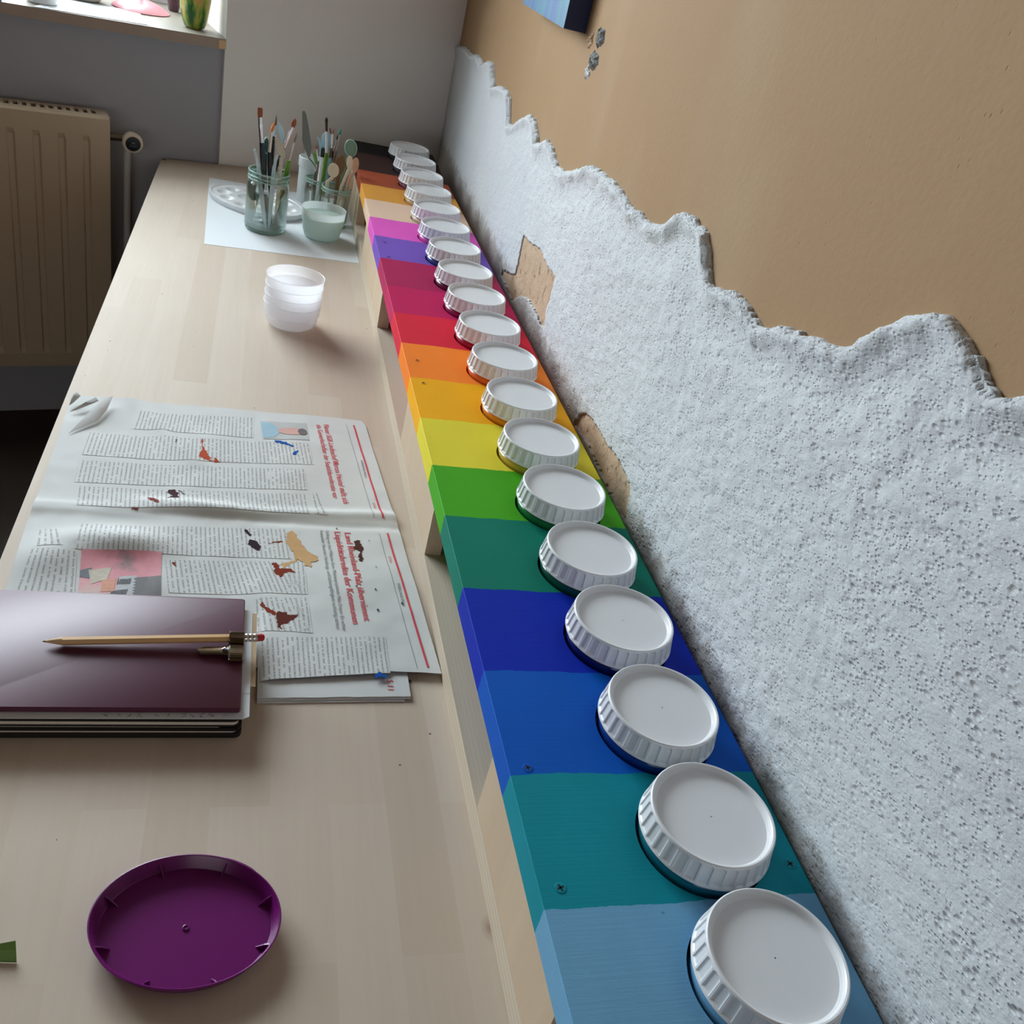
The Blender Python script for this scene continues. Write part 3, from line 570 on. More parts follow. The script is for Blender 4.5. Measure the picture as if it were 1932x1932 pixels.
# thickness at the rim of the bare patches
bk = {}
fk = keep.reshape(NY-1, NV-1)
def back(i):
    if i not in bk: bk[i] = len(V) + len(bk)
    return bk[i]
ext = []
for a in range(NY-1):
    row = fk[a]
    if row.all(): continue
    for b in range(NV-1):
        if row[b]: continue
        for (a2, b2, e) in ((a-1, b, (idx[a, b], idx[a, b+1])), (a+1, b, (idx[a+1, b+1], idx[a+1, b])), (a, b-1, (idx[a+1, b], idx[a, b])), (a, b+1, (idx[a, b+1], idx[a+1, b+1]))):
            if 0 <= a2 < NY-1 and 0 <= b2 < NV-1 and fk[a2, b2]: ext.append((e[0], e[1], back(int(e[1])), back(int(e[0]))))
inv = sorted(bk, key=lambda i: bk[i])
if inv: V = np.concatenate([V, V[inv] * 1.0]); V[-len(inv):, 0] = wx(V[-len(inv):, 1]) + .006
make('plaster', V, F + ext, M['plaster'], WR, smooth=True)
for pp in (P1, P2):
    cy, cz = np.mean([p[0] for p in pp]), np.mean([p[1] for p in pp])
    yy = np.linspace(min(p[0] for p in pp)-.02, max(p[0] for p in pp)+.02, 60); zz = np.linspace(min(p[1] for p in pp)-.03, max(p[1] for p in pp)+.02, 50)
    A, B = np.meshgrid(yy, zz, indexing='ij')
    X = wx(A) + .0042 - .0015*fbm(A*60, B*60, 3)
    ins = inpoly(cy+(A-cy)*.93, cz+(B-cz)*.93, pp)
    ii = np.arange(A.size).reshape(A.shape)
    fq = np.stack([ii[:-1, :-1], ii[:-1, 1:], ii[1:, 1:], ii[1:, :-1]], -1).reshape(-1, 4)
    kq = (ins[:-1, :-1] | ins[1:, 1:] | ins[1:, :-1] | ins[:-1, 1:]).reshape(-1)
    make('bare_patch', np.stack([X, A, B], -1).reshape(-1, 3), fq[kq], M['clay'], WR, smooth=True)
# knocked-out mortar in the tan wall under the picture
for i, hp in enumerate(D['holes']):
    rr_ = random.Random(i+5); ring = []
    for k in range(len(hp)):
        a, b = np.array(hp[k]), np.array(hp[(k+1) % len(hp)])
        for q_ in range(4): ring.append(a+(b-a)*q_/4 + np.array([rr_.uniform(-.0022, .0022), rr_.uniform(-.0022, .0022)]))
    n = len(ring); cy, cz = np.mean(ring, 0); v = [(wx(p[0])+.0072, p[0], p[1]) for p in ring]
    for sc_, dx_ in ((.86, -.0012), (.62, -.0042 if i < 2 else -.0018), (.30, -.0050 if i < 2 else -.0010)):
        v += [(wx(cy)+.0068+dx_+rr_.uniform(-.0012, .0012), cy+(p[0]-cy)*sc_, cz+(p[1]-cz)*sc_) for p in ring]
    f = [(j*n+k, j*n+(k+1) % n, (j+1)*n+(k+1) % n, (j+1)*n+k) for j in range(3) for k in range(n)] + [tuple(range(3*n, 4*n))]
    make('mortar_lump', v, f, [M['greystone'], M['greystone'], M['clay'], M['plaster']][i], WR)

# ------------------------------------------------------------------ worktop
wt = thing('worktop', 'long light beech worktop with stave joints along the right wall', 'worktop', (-.0, 1.0, 0))
TX = -.2127; s_end = -.0005
c0 = fw(0, -.004); 
mb = MB(); xr = wx(.3)+.001
tb = (TX - FA[0])/Fd[0]
poly = [(TX, .05), (wx(.05)-.004, .05), (wx(2.49)-.004, 2.49), fw(.665, -.006), (TX, fw(tb, -.006)[1])]
mb.prism(poly, -.028, 0); mb.build('board', M['beech'], wt)
MB().lathe([(.0005, 0), (.0035, .0001), (.0035, .0004), (.0005, .0006)], 12, (TX+.006, 2.31, -.0002), 1.6, 1).build('knot', plain('dark_knot', (70, 40, 28), .6), wt)
for y in (.3, 2.0):
    for x in (TX+.06, .34): MB().box(x-.025, x+.025, y-.025, y+.025, FZ, -.028).build('leg', M['pine'], wt)

# ------------------------------------------------------------------ rack with the painted top board
RX0, RX1 = .2065, .4073; ZB = .0242; ZPB, ZP = .0861, .1110
JX = .336; JY = D['jary']; RH = .0477
Y0, Y1 = .12, 2.347
rk = thing('jar_rack', 'long pine jar rack with painted rainbow top board along the right wall', 'rack', (JX, 1.2, 0))
MB().box(RX0, .402, Y0, Y1-.01, .0002, ZB).build('base_board', M['pine'], rk)
for y0, y1 in ((.2672, .4687), (.8103, 1.062), (1.434, 1.791), (1.978, 2.32)):
    MB().box(RX0+.0006, RX0+.0186, y0, y1, ZB, ZPB).build('support_board', M['pinez'], rk)
    MB().box(.380, .398, y0, y1, ZB, ZPB).build('support_board', M['pinez'], rk)
mb = MB(); NS = 64
cuts = [Y0] + [(JY[i]+JY[i+1])/2 for i in range(18)] + [Y1]
ch = .0005
def ringcell(z, flip, x0, x1, y0, y1, cy):
    vs = []; fs = []
    angs = sorted(set([2*PI*k/NS for k in range(NS)] + [math.atan2(yy-cy, xx-JX) % (2*PI) for xx in (x0, x1) for yy in (y0, y1)]))
    n = len(angs)
    for a in angs:
        ca, sa = math.cos(a), math.sin(a)
        t = min([(x1-JX)/ca if ca > 1e-9 else 1e9, (x0-JX)/ca if ca < -1e-9 else 1e9, (y1-cy)/sa if sa > 1e-9 else 1e9, (y0-cy)/sa if sa < -1e-9 else 1e9])
        vs += [(JX+RH*ca, cy+RH*sa, z), (JX+t*ca, cy+t*sa, z)]
    for i in range(n):
        j = (i+1) % n; f = (2*i, 2*i+1, 2*j+1, 2*j); fs.append(f[::-1] if flip else f)
    return vs, fs
for i, cy in enumerate(JY):
    mb.add(*ringcell(ZP, False, RX0+ch, RX1, cuts[i], cuts[i+1], cy))
    mb.add(*ringcell(ZPB, True, RX0, RX1, cuts[i], cuts[i+1], cy))
    mb.lathe([(RH, ZPB), (RH, ZP)], NS, (JX, cy, 0))
for i in range(19):
    a, b = cuts[i], cuts[i+1]
    mb.add([(RX0,a,ZPB),(RX0,b,ZPB),(RX0,b,ZP-ch),(RX0,a,ZP-ch),(RX0+ch,b,ZP),(RX0+ch,a,ZP)], [(3,2,1,0),(5,4,2,3)])
    mb.add([(RX1,a,ZPB),(RX1,b,ZPB),(RX1,b,ZP),(RX1,a,ZP)], [(0,1,2,3)])
for yy in (Y0, Y1): mb.add([(RX0,yy,ZPB),(RX1,yy,ZPB),(RX1,yy,ZP),(RX0+ch,yy,ZP),(RX0,yy,ZP-ch)], [(0,1,2,3,4)] if yy == Y0 else [(4,3,2,1,0)])
mb.build('top_board', M['bands'], rk)
def screw(x, y, r=.0042):
    m_ = MB(); m_.lathe([(.0001, .0003), (r*.85, .0003), (r, .0001), (r, -.001)], 20, (x, y, ZP+.0001), mi=0)
    for a in (0.4, 0.4+PI/2):
        c_, s_ = math.cos(a), math.sin(a); L, W = r*.62, r*.16
        m_.add([(x+c_*L*i-s_*W*j, y+s_*L*i+c_*W*j, ZP+.0005) for i, j in ((-1,-1),(1,-1),(1,1),(-1,1))], [(0,1,2,3)], 1)
    m_.build('screw', None, rk, mats=[M['bands'], M['dark']])
for x, y in ((.2215, .3352), (.2215, .4345), (.399, .345), (.2225, 1.129), (.2225, 1.062), (.2225, 1.535), (.2225, 1.61), (.2225, 2.015)): screw(x, y)

# ------------------------------------------------------------------ nineteen paint jars with ribbed white lids
bcol = [(112,168,204),(20,110,130),(16,60,140),(14,28,96),(14,84,66),(30,120,66),(206,178,70),(226,140,40),(226,110,52),(170,30,60),(150,36,84),(96,30,60),(46,66,130),(206,90,176),(206,190,170),(200,170,130),(120,70,90),(46,42,56),(34,40,48)]
bname = ['light blue','teal','mid blue','royal blue','dark green','grass green','yellow','golden yellow','orange','red','magenta','crimson','violet','pink','skin tone','ochre','rust','dark brown','black']
NFL = 33
def lid_bm():
    mb = MB(); n = NFL*12
    z = .0107; H = .0193; rb, rt = .0485, .0452
    prof = []
    for t in (0, .004, .06, .10, .14, .20, .30, .5, .68, .76, .82, .87, .91, .95, .98, 1.): prof.append((t, 's'))
    rings = []
    for t, _ in prof:
        r0 = rb + (rt-rb)*t
        row = []
        for i in range(n):
            a = 2*PI*i/n; ph = (i % 12)/12.
            flute = max(0., 1-abs((ph-.5)/.40)**8) if abs(ph-.5) < .40 else 0.
            arch = .80 + .11*math.sqrt(max(0, 1-((ph-.5)/.42)**2)) if abs(ph-.5) < .42 else .8
            up = 1 if t < arch-.03 else max(0., 1-(t-(arch-.03))/.05)
            dn = 1 if t > .14 else max(0., (t-.08)/.06)
            r = r0 - .0012*flute*up*dn
            if t < .05: r = r0 + .0001
            if t > .95: r = r0 - .0004*((t-.95)/.05)**2
            row.append((r*math.cos(a), r*math.sin(a), z + H*t))
        rings.append(row)
    for r, zz in ((rt-.0010, H+.0003), (rt-.0022, H), (rt-.0030, H-.0008), (rt-.0036, H-.0030), (rt-.0052, H-.0042), (rt-.010, H-.0044), (.0005, H-.0044)):
        rings.append([(r*math.cos(2*PI*i/n), r*math.sin(2*PI*i/n), z+zz) for i in range(n)])
    v = [p for row in rings for p in row]; f = []
    for j in range(len(rings)-1):
        for i in range(n):
            k = (i+1) % n; f.append((j*n+i, j*n+k, (j+1)*n+k, (j+1)*n+i))
    mb.add(v, f); mb.f.append(tuple(range(n-1, -1, -1))); mb.m.append(0)
    return mb
def body_bm():
    mb = MB()
    mb.lathe([(.001, -.0866), (.040, -.0866), (.0432, -.0842), (.0440, -.08), (.0440, -.006), (.0452, .0006), (.0462, .0036), (.0458, .0062), (.0446, .0076), (.0440, .0106), (.001, .0106)], 64)
    return mb
def jarpaint(c, nm):
    m, nt, out = base_mat('jar_paint_'+nm.replace(' ', '_')); k = N(nt)
    col = k.mix(k.noise(k.obj(), 40, 2), lin(c), tuple(v*.8 for v in lin(c)))
    k.l(k.bsdf(col, .16, spec=.6, Coat_Weight=.5, Coat_Roughness=.08), out.inputs[0]); return m
jar0 = thing('paint_jar', '', 'jar', (JX, JY[0], ZP), 'paint jars along the rack')
jb0 = body_bm().build('jar_body', M['lid'], jar0, smooth=True, origin=jar0['_o']) if False else None
def local(mb, name, mat, parent, autos=.5):
    o = make(name, mb.v, mb.f, mat, None, True, (0, 0, 0), autos=autos); o.parent = parent; o.location = (0, 0, 0); o['_o'] = parent['_o']; return o
jb0 = local(body_bm(), 'jar_body', M['lid'], jar0); ld0 = local(lid_bm(), 'lid', M['lid'], jar0, .45)
lname = ['frontmost', '', '', '', '', '', '', '', '', '', '', '', '', '', '', '', '', '', 'farthest']
for i, y in enumerate(JY):
    if i == 0: j, b = jar0, jb0
    else:
        j = jar0.copy(); C.objects.link(j)
        b = jb0.copy(); b.data = jb0.data.copy(); C.objects.link(b); b.parent = j
        l = ld0.copy(); C.objects.link(l); l.parent = j
    j.location = (JX, y, ZP+TZ); j.rotation_euler = (0, 0, i*1.7)
    b.data.materials.clear(); b.data.materials.append(jarpaint(bcol[i], bname[i]))
    j['label'] = ('%s jar with ribbed white lid set in the %s band of the rack' % (lname[i] + ' paint' if lname[i] else 'paint', bname[i])).strip()

# ------------------------------------------------------------------ purple oval lid
pc = (-.0096, .392, 0); rot = -.10
pl = thing('plastic_lid', 'purple oval plastic lid lying upside down at the near end of the worktop', 'lid', pc)
mb = MB(); n = 96
def bulge(r, z, t):
    b = 0
    for a0 in (PI*.34, PI*1.29): b = max(b, 1-abs(((t-a0+PI) % (2*PI)-PI)/.22)**4 if abs((t-a0+PI) % (2*PI)-PI) < .22 else 0)
    return r*(1+.012*b) if r > .99 else r
prof = [(.001, .0004), (.90, .0004), (.915, .0010), (.985, .0118), (1.0, .0122), (1.012, .0114), (1.012, .0100), (.995, .0096), (.94, .0016), (.925, .0011), (.905, .0022), (.88, .0016), (.001, .0016)]
PA, PB = .0630, .0505
m2 = MB(); m2.lathe([(r, z) for r, z in prof[:9]] , n, pc, PA, PB, rot, rfun=bulge); 
# outer skin up to the rim, then the inner wall down to the floor
v = []; f = []
skin = [(.001, .0003), (.89, .0003), (.915, .0012), (.985, .0112), (1.0, .0122), (.985, .0124), (.965, .0112), (.915, .0026), (.90, .0018), (.001, .0018)]
mb.lathe(skin, n, pc, PA, PB, rot, rfun=bulge)
lidb = mb.build('lid_shell', M['purple'], pl, smooth=True, autos=.55)
for k in range(8):
    a = PI/8 + k*PI/4 + .06; ca, sa = math.cos(a), math.sin(a)
    def pt(r, z, w):
        x, y = r*PA*ca - w*sa, r*PB*sa + w*ca
        return (pc[0]+x*math.cos(rot)-y*math.sin(rot), pc[1]+x*math.sin(rot)+y*math.cos(rot), z)
    w = .0005
    vv_ = [pt(.80, .0016, -w), pt(.905, .0018, -w), pt(.957, .0098, -w), pt(.90, .0078, -w), pt(.80, .0016, w), pt(.905, .0018, w), pt(.957, .0098, w), pt(.90, .0078, w)]
    make('rib', vv_, [(0,1,2,3),(7,6,5,4),(0,4,5,1),(1,5,6,2),(2,6,7,3),(3,7,4,0)], M['purple'], pl)
MB().lathe([(.0022, .0017), (.0022, .0026), (.0017, .0028), (.0013, .0022), (.0001, .0021)], 20, (pc[0]-.0005, pc[1]-.001, 0)).build('moulding_nub', M['purple'], pl, smooth=True)

# ------------------------------------------------------------------ notebooks, sheets and pencil
def rrect(x0, x1, y0, y1, r, corners=(1, 1, 1, 1), n=6):
    P = []
    for (cx, cy, a0, on) in ((x1-r, y0+r, -PI/2, corners[0]), (x1-r, y1-r, 0, corners[1]), (x0+r, y1-r, PI/2, corners[2]), (x0+r, y0+r, PI, corners[3])):
        if on: P += [(cx+r*math.cos(a0+PI/2*i/n), cy+r*math.sin(a0+PI/2*i/n)) for i in range(n+1)]
        else: P.append((cx+(r if math.cos(a0+PI/4) > 0 else -r), cy+(r if math.sin(a0+PI/4) > 0 else -r)))
    return P
def rotp(P, a, c): return [(c[0]+(x-c[0])*math.cos(a)-(y-c[1])*math.sin(a), c[1]+(x-c[0])*math.sin(a)+(y-c[1])*math.cos(a)) for x, y in P]
XL = -.203
def notebook(name, label, z, h, x1, y0, y1, r, rot_=0, grp=None):
    t = thing(name, label, 'notebook', (x1-.1, (y0+y1)/2, z))
    c = (x1, y0)
    MB().prism(rotp(rrect(XL, x1, y0, y1, r), rot_, c), z, z+.0016+.25*h*0).build('back_cover', M['black'], t)
    MB().prism(rotp(rrect(XL+.002, x1-.004, y0+.0012, y1-.002, r), rot_, c), z+.0016, z+h-.0014).build('pages', M['pages'], t)
    MB().prism(rotp(rrect(XL, x1, y0, y1, r), rot_, c), z+h-.0014, z+h).build('front_cover', M['black'], t)
    return t
nb1 = thing('notebook', 'black covered notebook at the bottom of the stack under the burgundy cover', 'notebook', (-.09, .62, .0004))
MB().prism(rrect(XL, .0208, .5645, .70, .006), .0004, .0052).build('back_cover', M['black'], nb1)
MB().prism(rrect(XL+.002, .0175, .5660, .698, .005), .0052, .0078).build('pages', M['pages'], nb1)
MB().prism(rrect(XL, .0200, .5650, .70, .006), .0078, .0100).build('front_cover', M['black'], nb1)
nb2 = thing('notebook', 'slim black notebook with pale page edges, upper one in the stack below the white sheet', 'notebook', (-.09, .62, .0101))
MB().prism(rrect(XL, .0190, .5652, .70, .006), .0101, .0112).build('back_cover', M['black'], nb2)
MB().prism(rrect(XL+.002, .0040, .5662, .698, .003), .0112, .0128).build('pages', M['pages'], nb2)
MB().prism(rrect(XL, .0185, .5652, .70, .006), .0128, .0142).build('front_cover', M['black'], nb2)
nb3 = thing('notebook', 'thin black notebook with rounded page corner right beneath the loose white sheet', 'notebook', (-.09, .62, .0143))
MB().prism(rrect(XL+.002, .0178, .5660, .698, .005), .0143, .0180).build('pages', M['pages'], nb3)
MB().prism(rrect(XL, .0190, .5656, .70, .006), .0180, .0194).build('front_cover', M['black'], nb3)
cd = MB().prism([(-.15, .60), (.0305, .606), (.0300, .704), (-.15, .70)], .0195, .0199).build('card_sheet', M['beige']); tag(cd, 'beige card sheet sticking out right of the notebook stack', 'card')
sh = MB()
sh.prism([(XL+.002, .566), (.0205, .567), (.0262, .570), (.0258, .708), (XL+.002, .706)], .0200, .0203)
shb = sh.build('paper_sheet', M['paper']); tag(shb, 'white written sheet sticking out below the burgundy cover', 'paper')
# faint handwriting on the strip that shows in front
mb = MB(); rs = random.Random(3)
for cx in (-.085, -.077, -.069, -.061, -.048, -.040, -.026, -.020, -.012, -.004, .006):
    p = [(cx+rs.uniform(-.003, .003), .5685+rs.uniform(0, .004), .02042) for _ in range(5)]
    mb.tube(p, .00018, 4, up=(0, 0, 1))
hw = mb.build('handwriting', M['greyink'], shb)
MB().tube([(.019, .5965, .0204), (.0262, .5967, .0204)], .00012, 4, up=(0, 0, 1)).build('ruled_line', M['greyink'], shb)
bz0, bz1 = .0215, .0258
bc = thing('notebook', 'burgundy notebook cover on top of the stack with the pencil lying on it', 'notebook', (-.09, .65, bz0))
P0 = rotp(rrect(XL, .0188, .5735, .7185, .0028), .004, (.0188, .5735)); cc = np.mean(P0, 0)
mb = MB(); nP = len(P0)
lay = [(.0006, bz0-.0008), (0, bz0-.0002), (0, bz1-.0008), (.0008, bz1)]
ins = lambda d: [(x + np.sign(cc[0]-x)*d, y + np.sign(cc[1]-y)*d) for x, y in P0]
for d, z in lay: mb.v += [(x, y, z) for x, y in ins(d)]
for j in range(3):
    for i in range(nP): k = (i+1) % nP; mb.f.append((j*nP+i, j*nP+k, (j+1)*nP+k, (j+1)*nP+i)); mb.m.append(0)
mb.f += [tuple(range(nP-1, -1, -1)), tuple(range(3*nP, 4*nP))]; mb.m += [0, 0]
mb.build('cover', M['burg'], bc, smooth=True, autos=.7)
# pencil
pz0, pz1 = bz1+.0040, bz1+.0082
pA, pB = np.array((-.1465, .6455, pz0)), np.array((.0368, .6545, pz1))
pd = (pB-pA)/np.linalg.norm(pB-pA)
at = lambda s: pA + pd*s
Lp = float(np.linalg.norm(pB-pA))
pn = thing('pencil', 'natural wood pencil with red eraser lying across the burgundy cover', 'pencil', tuple(at(.09)))
MB().tube([at(.0155), at(Lp-.0195)], .0037, 6, up=(0, 0, 1)).build('barrel', M['pencil'], pn)
MB().tube([at(.0025), at(.0155)], [.0009, .0036], 12, up=(0, 0, 1)).build('sharpened_end', M['rawwood'], pn, smooth=True)
MB().tube([at(0), at(.0026)], [.0002, .0009], 8, up=(0, 0, 1)).build('lead', M['lead'], pn, smooth=True)
MB().tube([at(Lp-.0195+i*.0012) for i in range(12)], [.0037 if i % 3 else .0040 for i in range(12)], 20, up=(0, 0, 1)).build('ferrule', M['ferr'], pn)
MB().tube([at(Lp-.0065), at(Lp-.0025), at(Lp-.0006), at(Lp)], [.0034, .0034, .0026, .0006], 16, up=(0, 0, 1)).build('eraser', M['eraser'], pn, smooth=True)
# brass clip with ridged collar
cl = thing('pencil_clip', 'aged brass clip with ridged collar gripping the pencil by its eraser end', 'clip', (.0124, .642, bz1))
def ridged(x0, x1, yc, zc, ry, rz, n=64):
    mb = MB(); v = []
    for x in (x0, x1):
        for i in range(n):
            a = 2*PI*i/n; r = 1 + (.03 if i % 2 else -.03)
            v.append((x, yc+ry*r*math.cos(a), zc+rz*r*math.sin(a)))
    f = [(i, (i+1) % n, n+(i+1) % n, n+i) for i in range(n)] + [tuple(range(n-1, -1, -1)), tuple(range(n, 2*n))]
    return mb.add(v, f)
m_ = ridged(.0065, .0185, .6535, bz1+.0072, .0058, .0056); m_.tube([(.0056, .6535, bz1+.0072), (.0066, .6535, bz1+.0072)], .0063, 32, up=(0, 0, 1))
m_.build('collar', M['brass'], cl)
m_ = ridged(.0065, .0180, .6380, bz1+.0042, .0098, .0042); m_.build('clip_body', M['brass'], cl)
MB().tube([(.0060, .638, bz1+.0040), (.0070, .638, bz1+.0040)], .0102, 32, flat=.0046, up=(0, 0, 1)).box(.018, .0192, .628, .647, bz1, bz1+.0055).build('flange', M['silver'], cl, smooth=True)
MB().tube([(.006, .6395, bz1+.0052), (.002, .6395, bz1+.0048), (-.004, .6397, bz1+.0042), (-.0145, .6400, bz1+.0036), (-.0185, .6400, bz1+.0034), (-.0205, .6400, bz1+.0033)], [.0072, .0054, .0048, .0052, .0046, .0010], 16, flat=.0012, up=(0, 0, 1)).build('lever', M['brass'], cl, smooth=True)
MB().tube([(.0005, .6390, bz1+.0060), (.0028, .6390, bz1+.0068), (.0050, .6390, bz1+.0062)], [.0014, .0024, .0012], 12, up=(0, 0, 1)).build('rivet', M['silver'], cl, smooth=True)

# ------------------------------------------------------------------ newspapers
U = D['under']
un = thing('newspaper', 'folded newspaper lying under the spread one at its near edge', 'newspaper', (.1, .66, 0))
ux1 = U[1][0]; uy0 = U[0][1]
for i, (z0_, z1_, dy) in enumerate(((.0001, .0011, .0045), (.0012, .0021, .002), (.0022, .0030, 0.))):
    mb = MB(); nx = 40
    xs_ = np.linspace(.033, ux1+(.002 if i else -.004), nx)
    for x in xs_: mb.v += [(x, uy0-.0015+dy*(-.9)+.0006*vnoise(np.array([x*90.]), np.array([i*7.]))[0]+(x-.033)*.035, z) for z in (z0_, z1_)]
    for x in xs_[::-1]: mb.v += [(x, .80, z) for z in (z0_, z1_)]
    n = 2*nx
    mb.f = [(2*k, 2*((k+1) % n), 2*((k+1) % n)+1, 2*k+1) for k in range(n)] + [tuple(range(1, 2*n, 2)), tuple(range(2*n-2, -1, -2))]; mb.m = [0]*len(mb.f)
    mb.build('page', M['newsprint'], un)
right = np.array(D['np_out'][7:16]); left = np.array(D['np_out'][22:][::-1]); left = np.concatenate([[D['np_out'][0]], np.array(D['np_out'][23:][::-1]), [D['np_out'][22]]])
BL = np.array([-.20, .655])
left[-1] = BL
def along(pl, s):
    d = np.concatenate([[0], np.cumsum(np.linalg.norm(np.diff(pl, axis=0), axis=1))]); d /= d[-1]
    return np.stack([np.interp(s, d, pl[:, 0]), np.interp(s, d, pl[:, 1])], -1)
FOLDY = D['np_out'][12]
def h(x, y):
    x = np.asarray(x, float); y = np.asarray(y, float)
    b = .0015 + .0028/(1+np.exp((y-.80)/.012)) * 1/(1+np.exp(-(x-.026)/.006))
    wav = .0030*(fbm(x*11+2, y*8, 2)+.30) + .0012*fbm(x*34, y*30, 2)
    fold = .0035*np.exp(-((y-.898-.012*np.sin(x*9))/.010)**2) - .0012*np.exp(-((y-.886)/.006)**2)
    puff = .010*np.exp(-(((x+.11)/.05)**2+((y-.83)/.022)**2)) + .006*np.exp(-(((x+.05)/.06)**2+((y-.905)/.012)**2)) + .007*np.exp(-(((x+.17)/.03)**2+((y-.80)/.03)**2))
    tear = .003*np.exp(-(((x+y*.6-.55)/.012)**2))*np.clip((y-.98)/.05, 0, 1)
    flat = 1/(1+np.exp(-(y-.735)/.008)); nbk = 1/(1+np.exp((x-.034)/.004))
    k = 1-(1-flat)*nbk
    eR = np.clip((.215-x)/.03, .15, 1)
    return .0002 + .0010*k + k*((b-.0012) + eR*(np.maximum(wav, 0)+fold+puff+tear))
NSs, NTt = 260, 170
s_ = np.linspace(0, 1, NSs); t_ = np.linspace(0, 1, NTt)
Lp_, Rp_ = along(left, s_), along(right, s_)
G_ = Lp_[:, None, :]*(1-t_[None, :, None]) + Rp_[:, None, :]*t_[None, :, None]
G_[:, :, 1] += .0016*(vnoise(G_[:, :, 0]*60, G_[:, :, 1]*0+1.5))*np.exp(-(s_[:, None]-1)**2/.0005)
ii = np.arange(NSs*NTt).reshape(NSs, NTt)
fq = np.stack([ii[:-1, :-1], ii[1:, :-1], ii[1:, 1:], ii[:-1, 1:]], -1).reshape(-1, 4)
np_t = thing('newspaper', 'spread-out newspaper page with red headlines and paint splashes', 'newspaper', (.03, .9, 0))
vs = np.concatenate([G_, h(G_[..., 0], G_[..., 1])[..., None]], -1).reshape(-1, 3)
make('page', vs, fq, M['newsprint'], np_t, smooth=True)
def drape_quad(name, Q, mat, eps=.0003, nu=26, nv=26, uvm=True):
    Q = np.array(Q); a = np.linspace(0, 1, nu); b = np.linspace(0, 1, nv)
    P = ((Q[0]*(1-a[:, None])+Q[1]*a[:, None])[:, None, :]*(1-b[None, :, None]) + (Q[3]*(1-a[:, None])+Q[2]*a[:, None])[:, None, :]*b[None, :, None])
    z = h(P[..., 0], P[..., 1]) + eps
    LU = np.linalg.norm(Q[1]-Q[0]); LV_ = np.linalg.norm(Q[3]-Q[0])
    off = float(abs(Q[0][0])*7+Q[0][1]*3)
    uv = np.stack(np.meshgrid(a*LU+off, b*LV_, indexing='ij'), -1).reshape(-1, 2)
    k = np.arange(nu*nv).reshape(nu, nv); f = np.stack([k[:-1, :-1], k[:-1, 1:], k[1:, 1:], k[1:, :-1]], -1).reshape(-1, 4)[:, ::-1]
    return make(name, np.concatenate([P, z[..., None]], -1).reshape(-1, 3), f, mat, np_t, smooth=True, uvs=uv)
for qd in D['cols']: drape_quad('text_column', qd, M['columns'], nu=30, nv=60)
drape_quad('photograph', D['photo'][0], photo_mat('bank_note_photo', [(.3, lin((70, 66, 70))), (.42, lin((120, 108, 110))), (.5, lin((206, 130, 140))), (.62, lin((222, 150, 158))), (.75, lin((200, 190, 180)))], 9), .0004)
PHQ = np.array(D['photo'][0])
def phpt(a, b): return (PHQ[0]*(1-a)+PHQ[1]*a)*(1-b) + (PHQ[3]*(1-a)+PHQ[2]*a)*b
Qp = np.array(D['portrait'])
def qpt(a, b): return (Qp[0]*(1-a)+Qp[1]*a)*(1-b) + (Qp[3]*(1-a)+Qp[2]*a)*b
po = drape_quad('photograph', D['portrait'], photo_mat('portrait_backdrop', [(.3, lin((176, 178, 178))), (.7, lin((190, 192, 190)))], 3), .0004)
def poly_drape(name, pts, mat, parent, eps, refine=True):
    bm = bmesh.new(); bm.faces.new([bm.verts.new((p[0], p[1], 0)) for p in pts])
    bmesh.ops.triangulate(bm, faces=bm.faces[:])
    for _ in range(3 if refine else 0): bmesh.ops.subdivide_edges(bm, edges=bm.edges[:], cuts=1, use_grid_fill=True)
    bmesh.ops.recalc_face_normals(bm, faces=bm.faces[:])
    if bm.faces and bm.faces[0].normal.z < 0: bmesh.ops.reverse_faces(bm, faces=bm.faces[:])
    V = np.array([v.co[:] for v in bm.verts]); bm.verts.index_update(); Fc = [[v.index for v in f.verts] for f in bm.faces]; bm.free()
    V[:, 2] = h(V[:, 0], V[:, 1]) + eps
    return make(name, V, Fc, mat, parent)
ph0 = [o for o in np_t.children if o.name.startswith('photograph')][0]
for nm, pts, cc_ in (('printed_bark', [(.50,0),(1,0),(1,.36),(.55,.33)], (92,88,90)), ('printed_note', [(.34,.62),(.60,.66),(.72,.86),(.42,.90)], (190,178,160)), ('printed_note', [(.58,.56),(.86,.58),(.88,.74),(.62,.72)], (206,140,108)), ('printed_cloth', [(.50,.30),(.98,.34),(.98,.58),(.54,.52)], (176,178,182)), ('printed_curls', [(.52,.36),(.70,.38),(.72,.55),(.56,.53)], (52,50,54)), ('printed_shadow', [(.80,.40),(1,.44),(1,.66),(.86,.60)], (48,46,50)), ('printed_shadow', [(.36,.86),(.60,.88),(.58,1),(.44,1)], (92,96,108))):
    poly_drape(nm, [phpt(a, b) for a, b in pts], plain('print_%d_%d_%d' % cc_, cc_, .65, var=.3, scale=260), ph0, .0006)
ell = lambda a, b, ra, rb: [qpt(a+ra*math.cos(t), b+rb*math.sin(t)) for t in np.linspace(0, 2*PI, 22)[:-1]]
poly_drape('shirt', [qpt(.05, 1), qpt(.95, 1), qpt(.92, .78), qpt(.62, .62), qpt(.40, .62), qpt(.12, .76)], plain('printed_blue_shirt', (150, 186, 204), .7), po, .0006)
poly_drape('face', ell(.52, .36, .20, .30), plain('printed_skin', (206, 158, 148), .7), po, .0008)
poly_drape('hair', ell(.52, .12, .19, .10), plain('printed_hair', (92, 82, 82), .7), po, .0010)
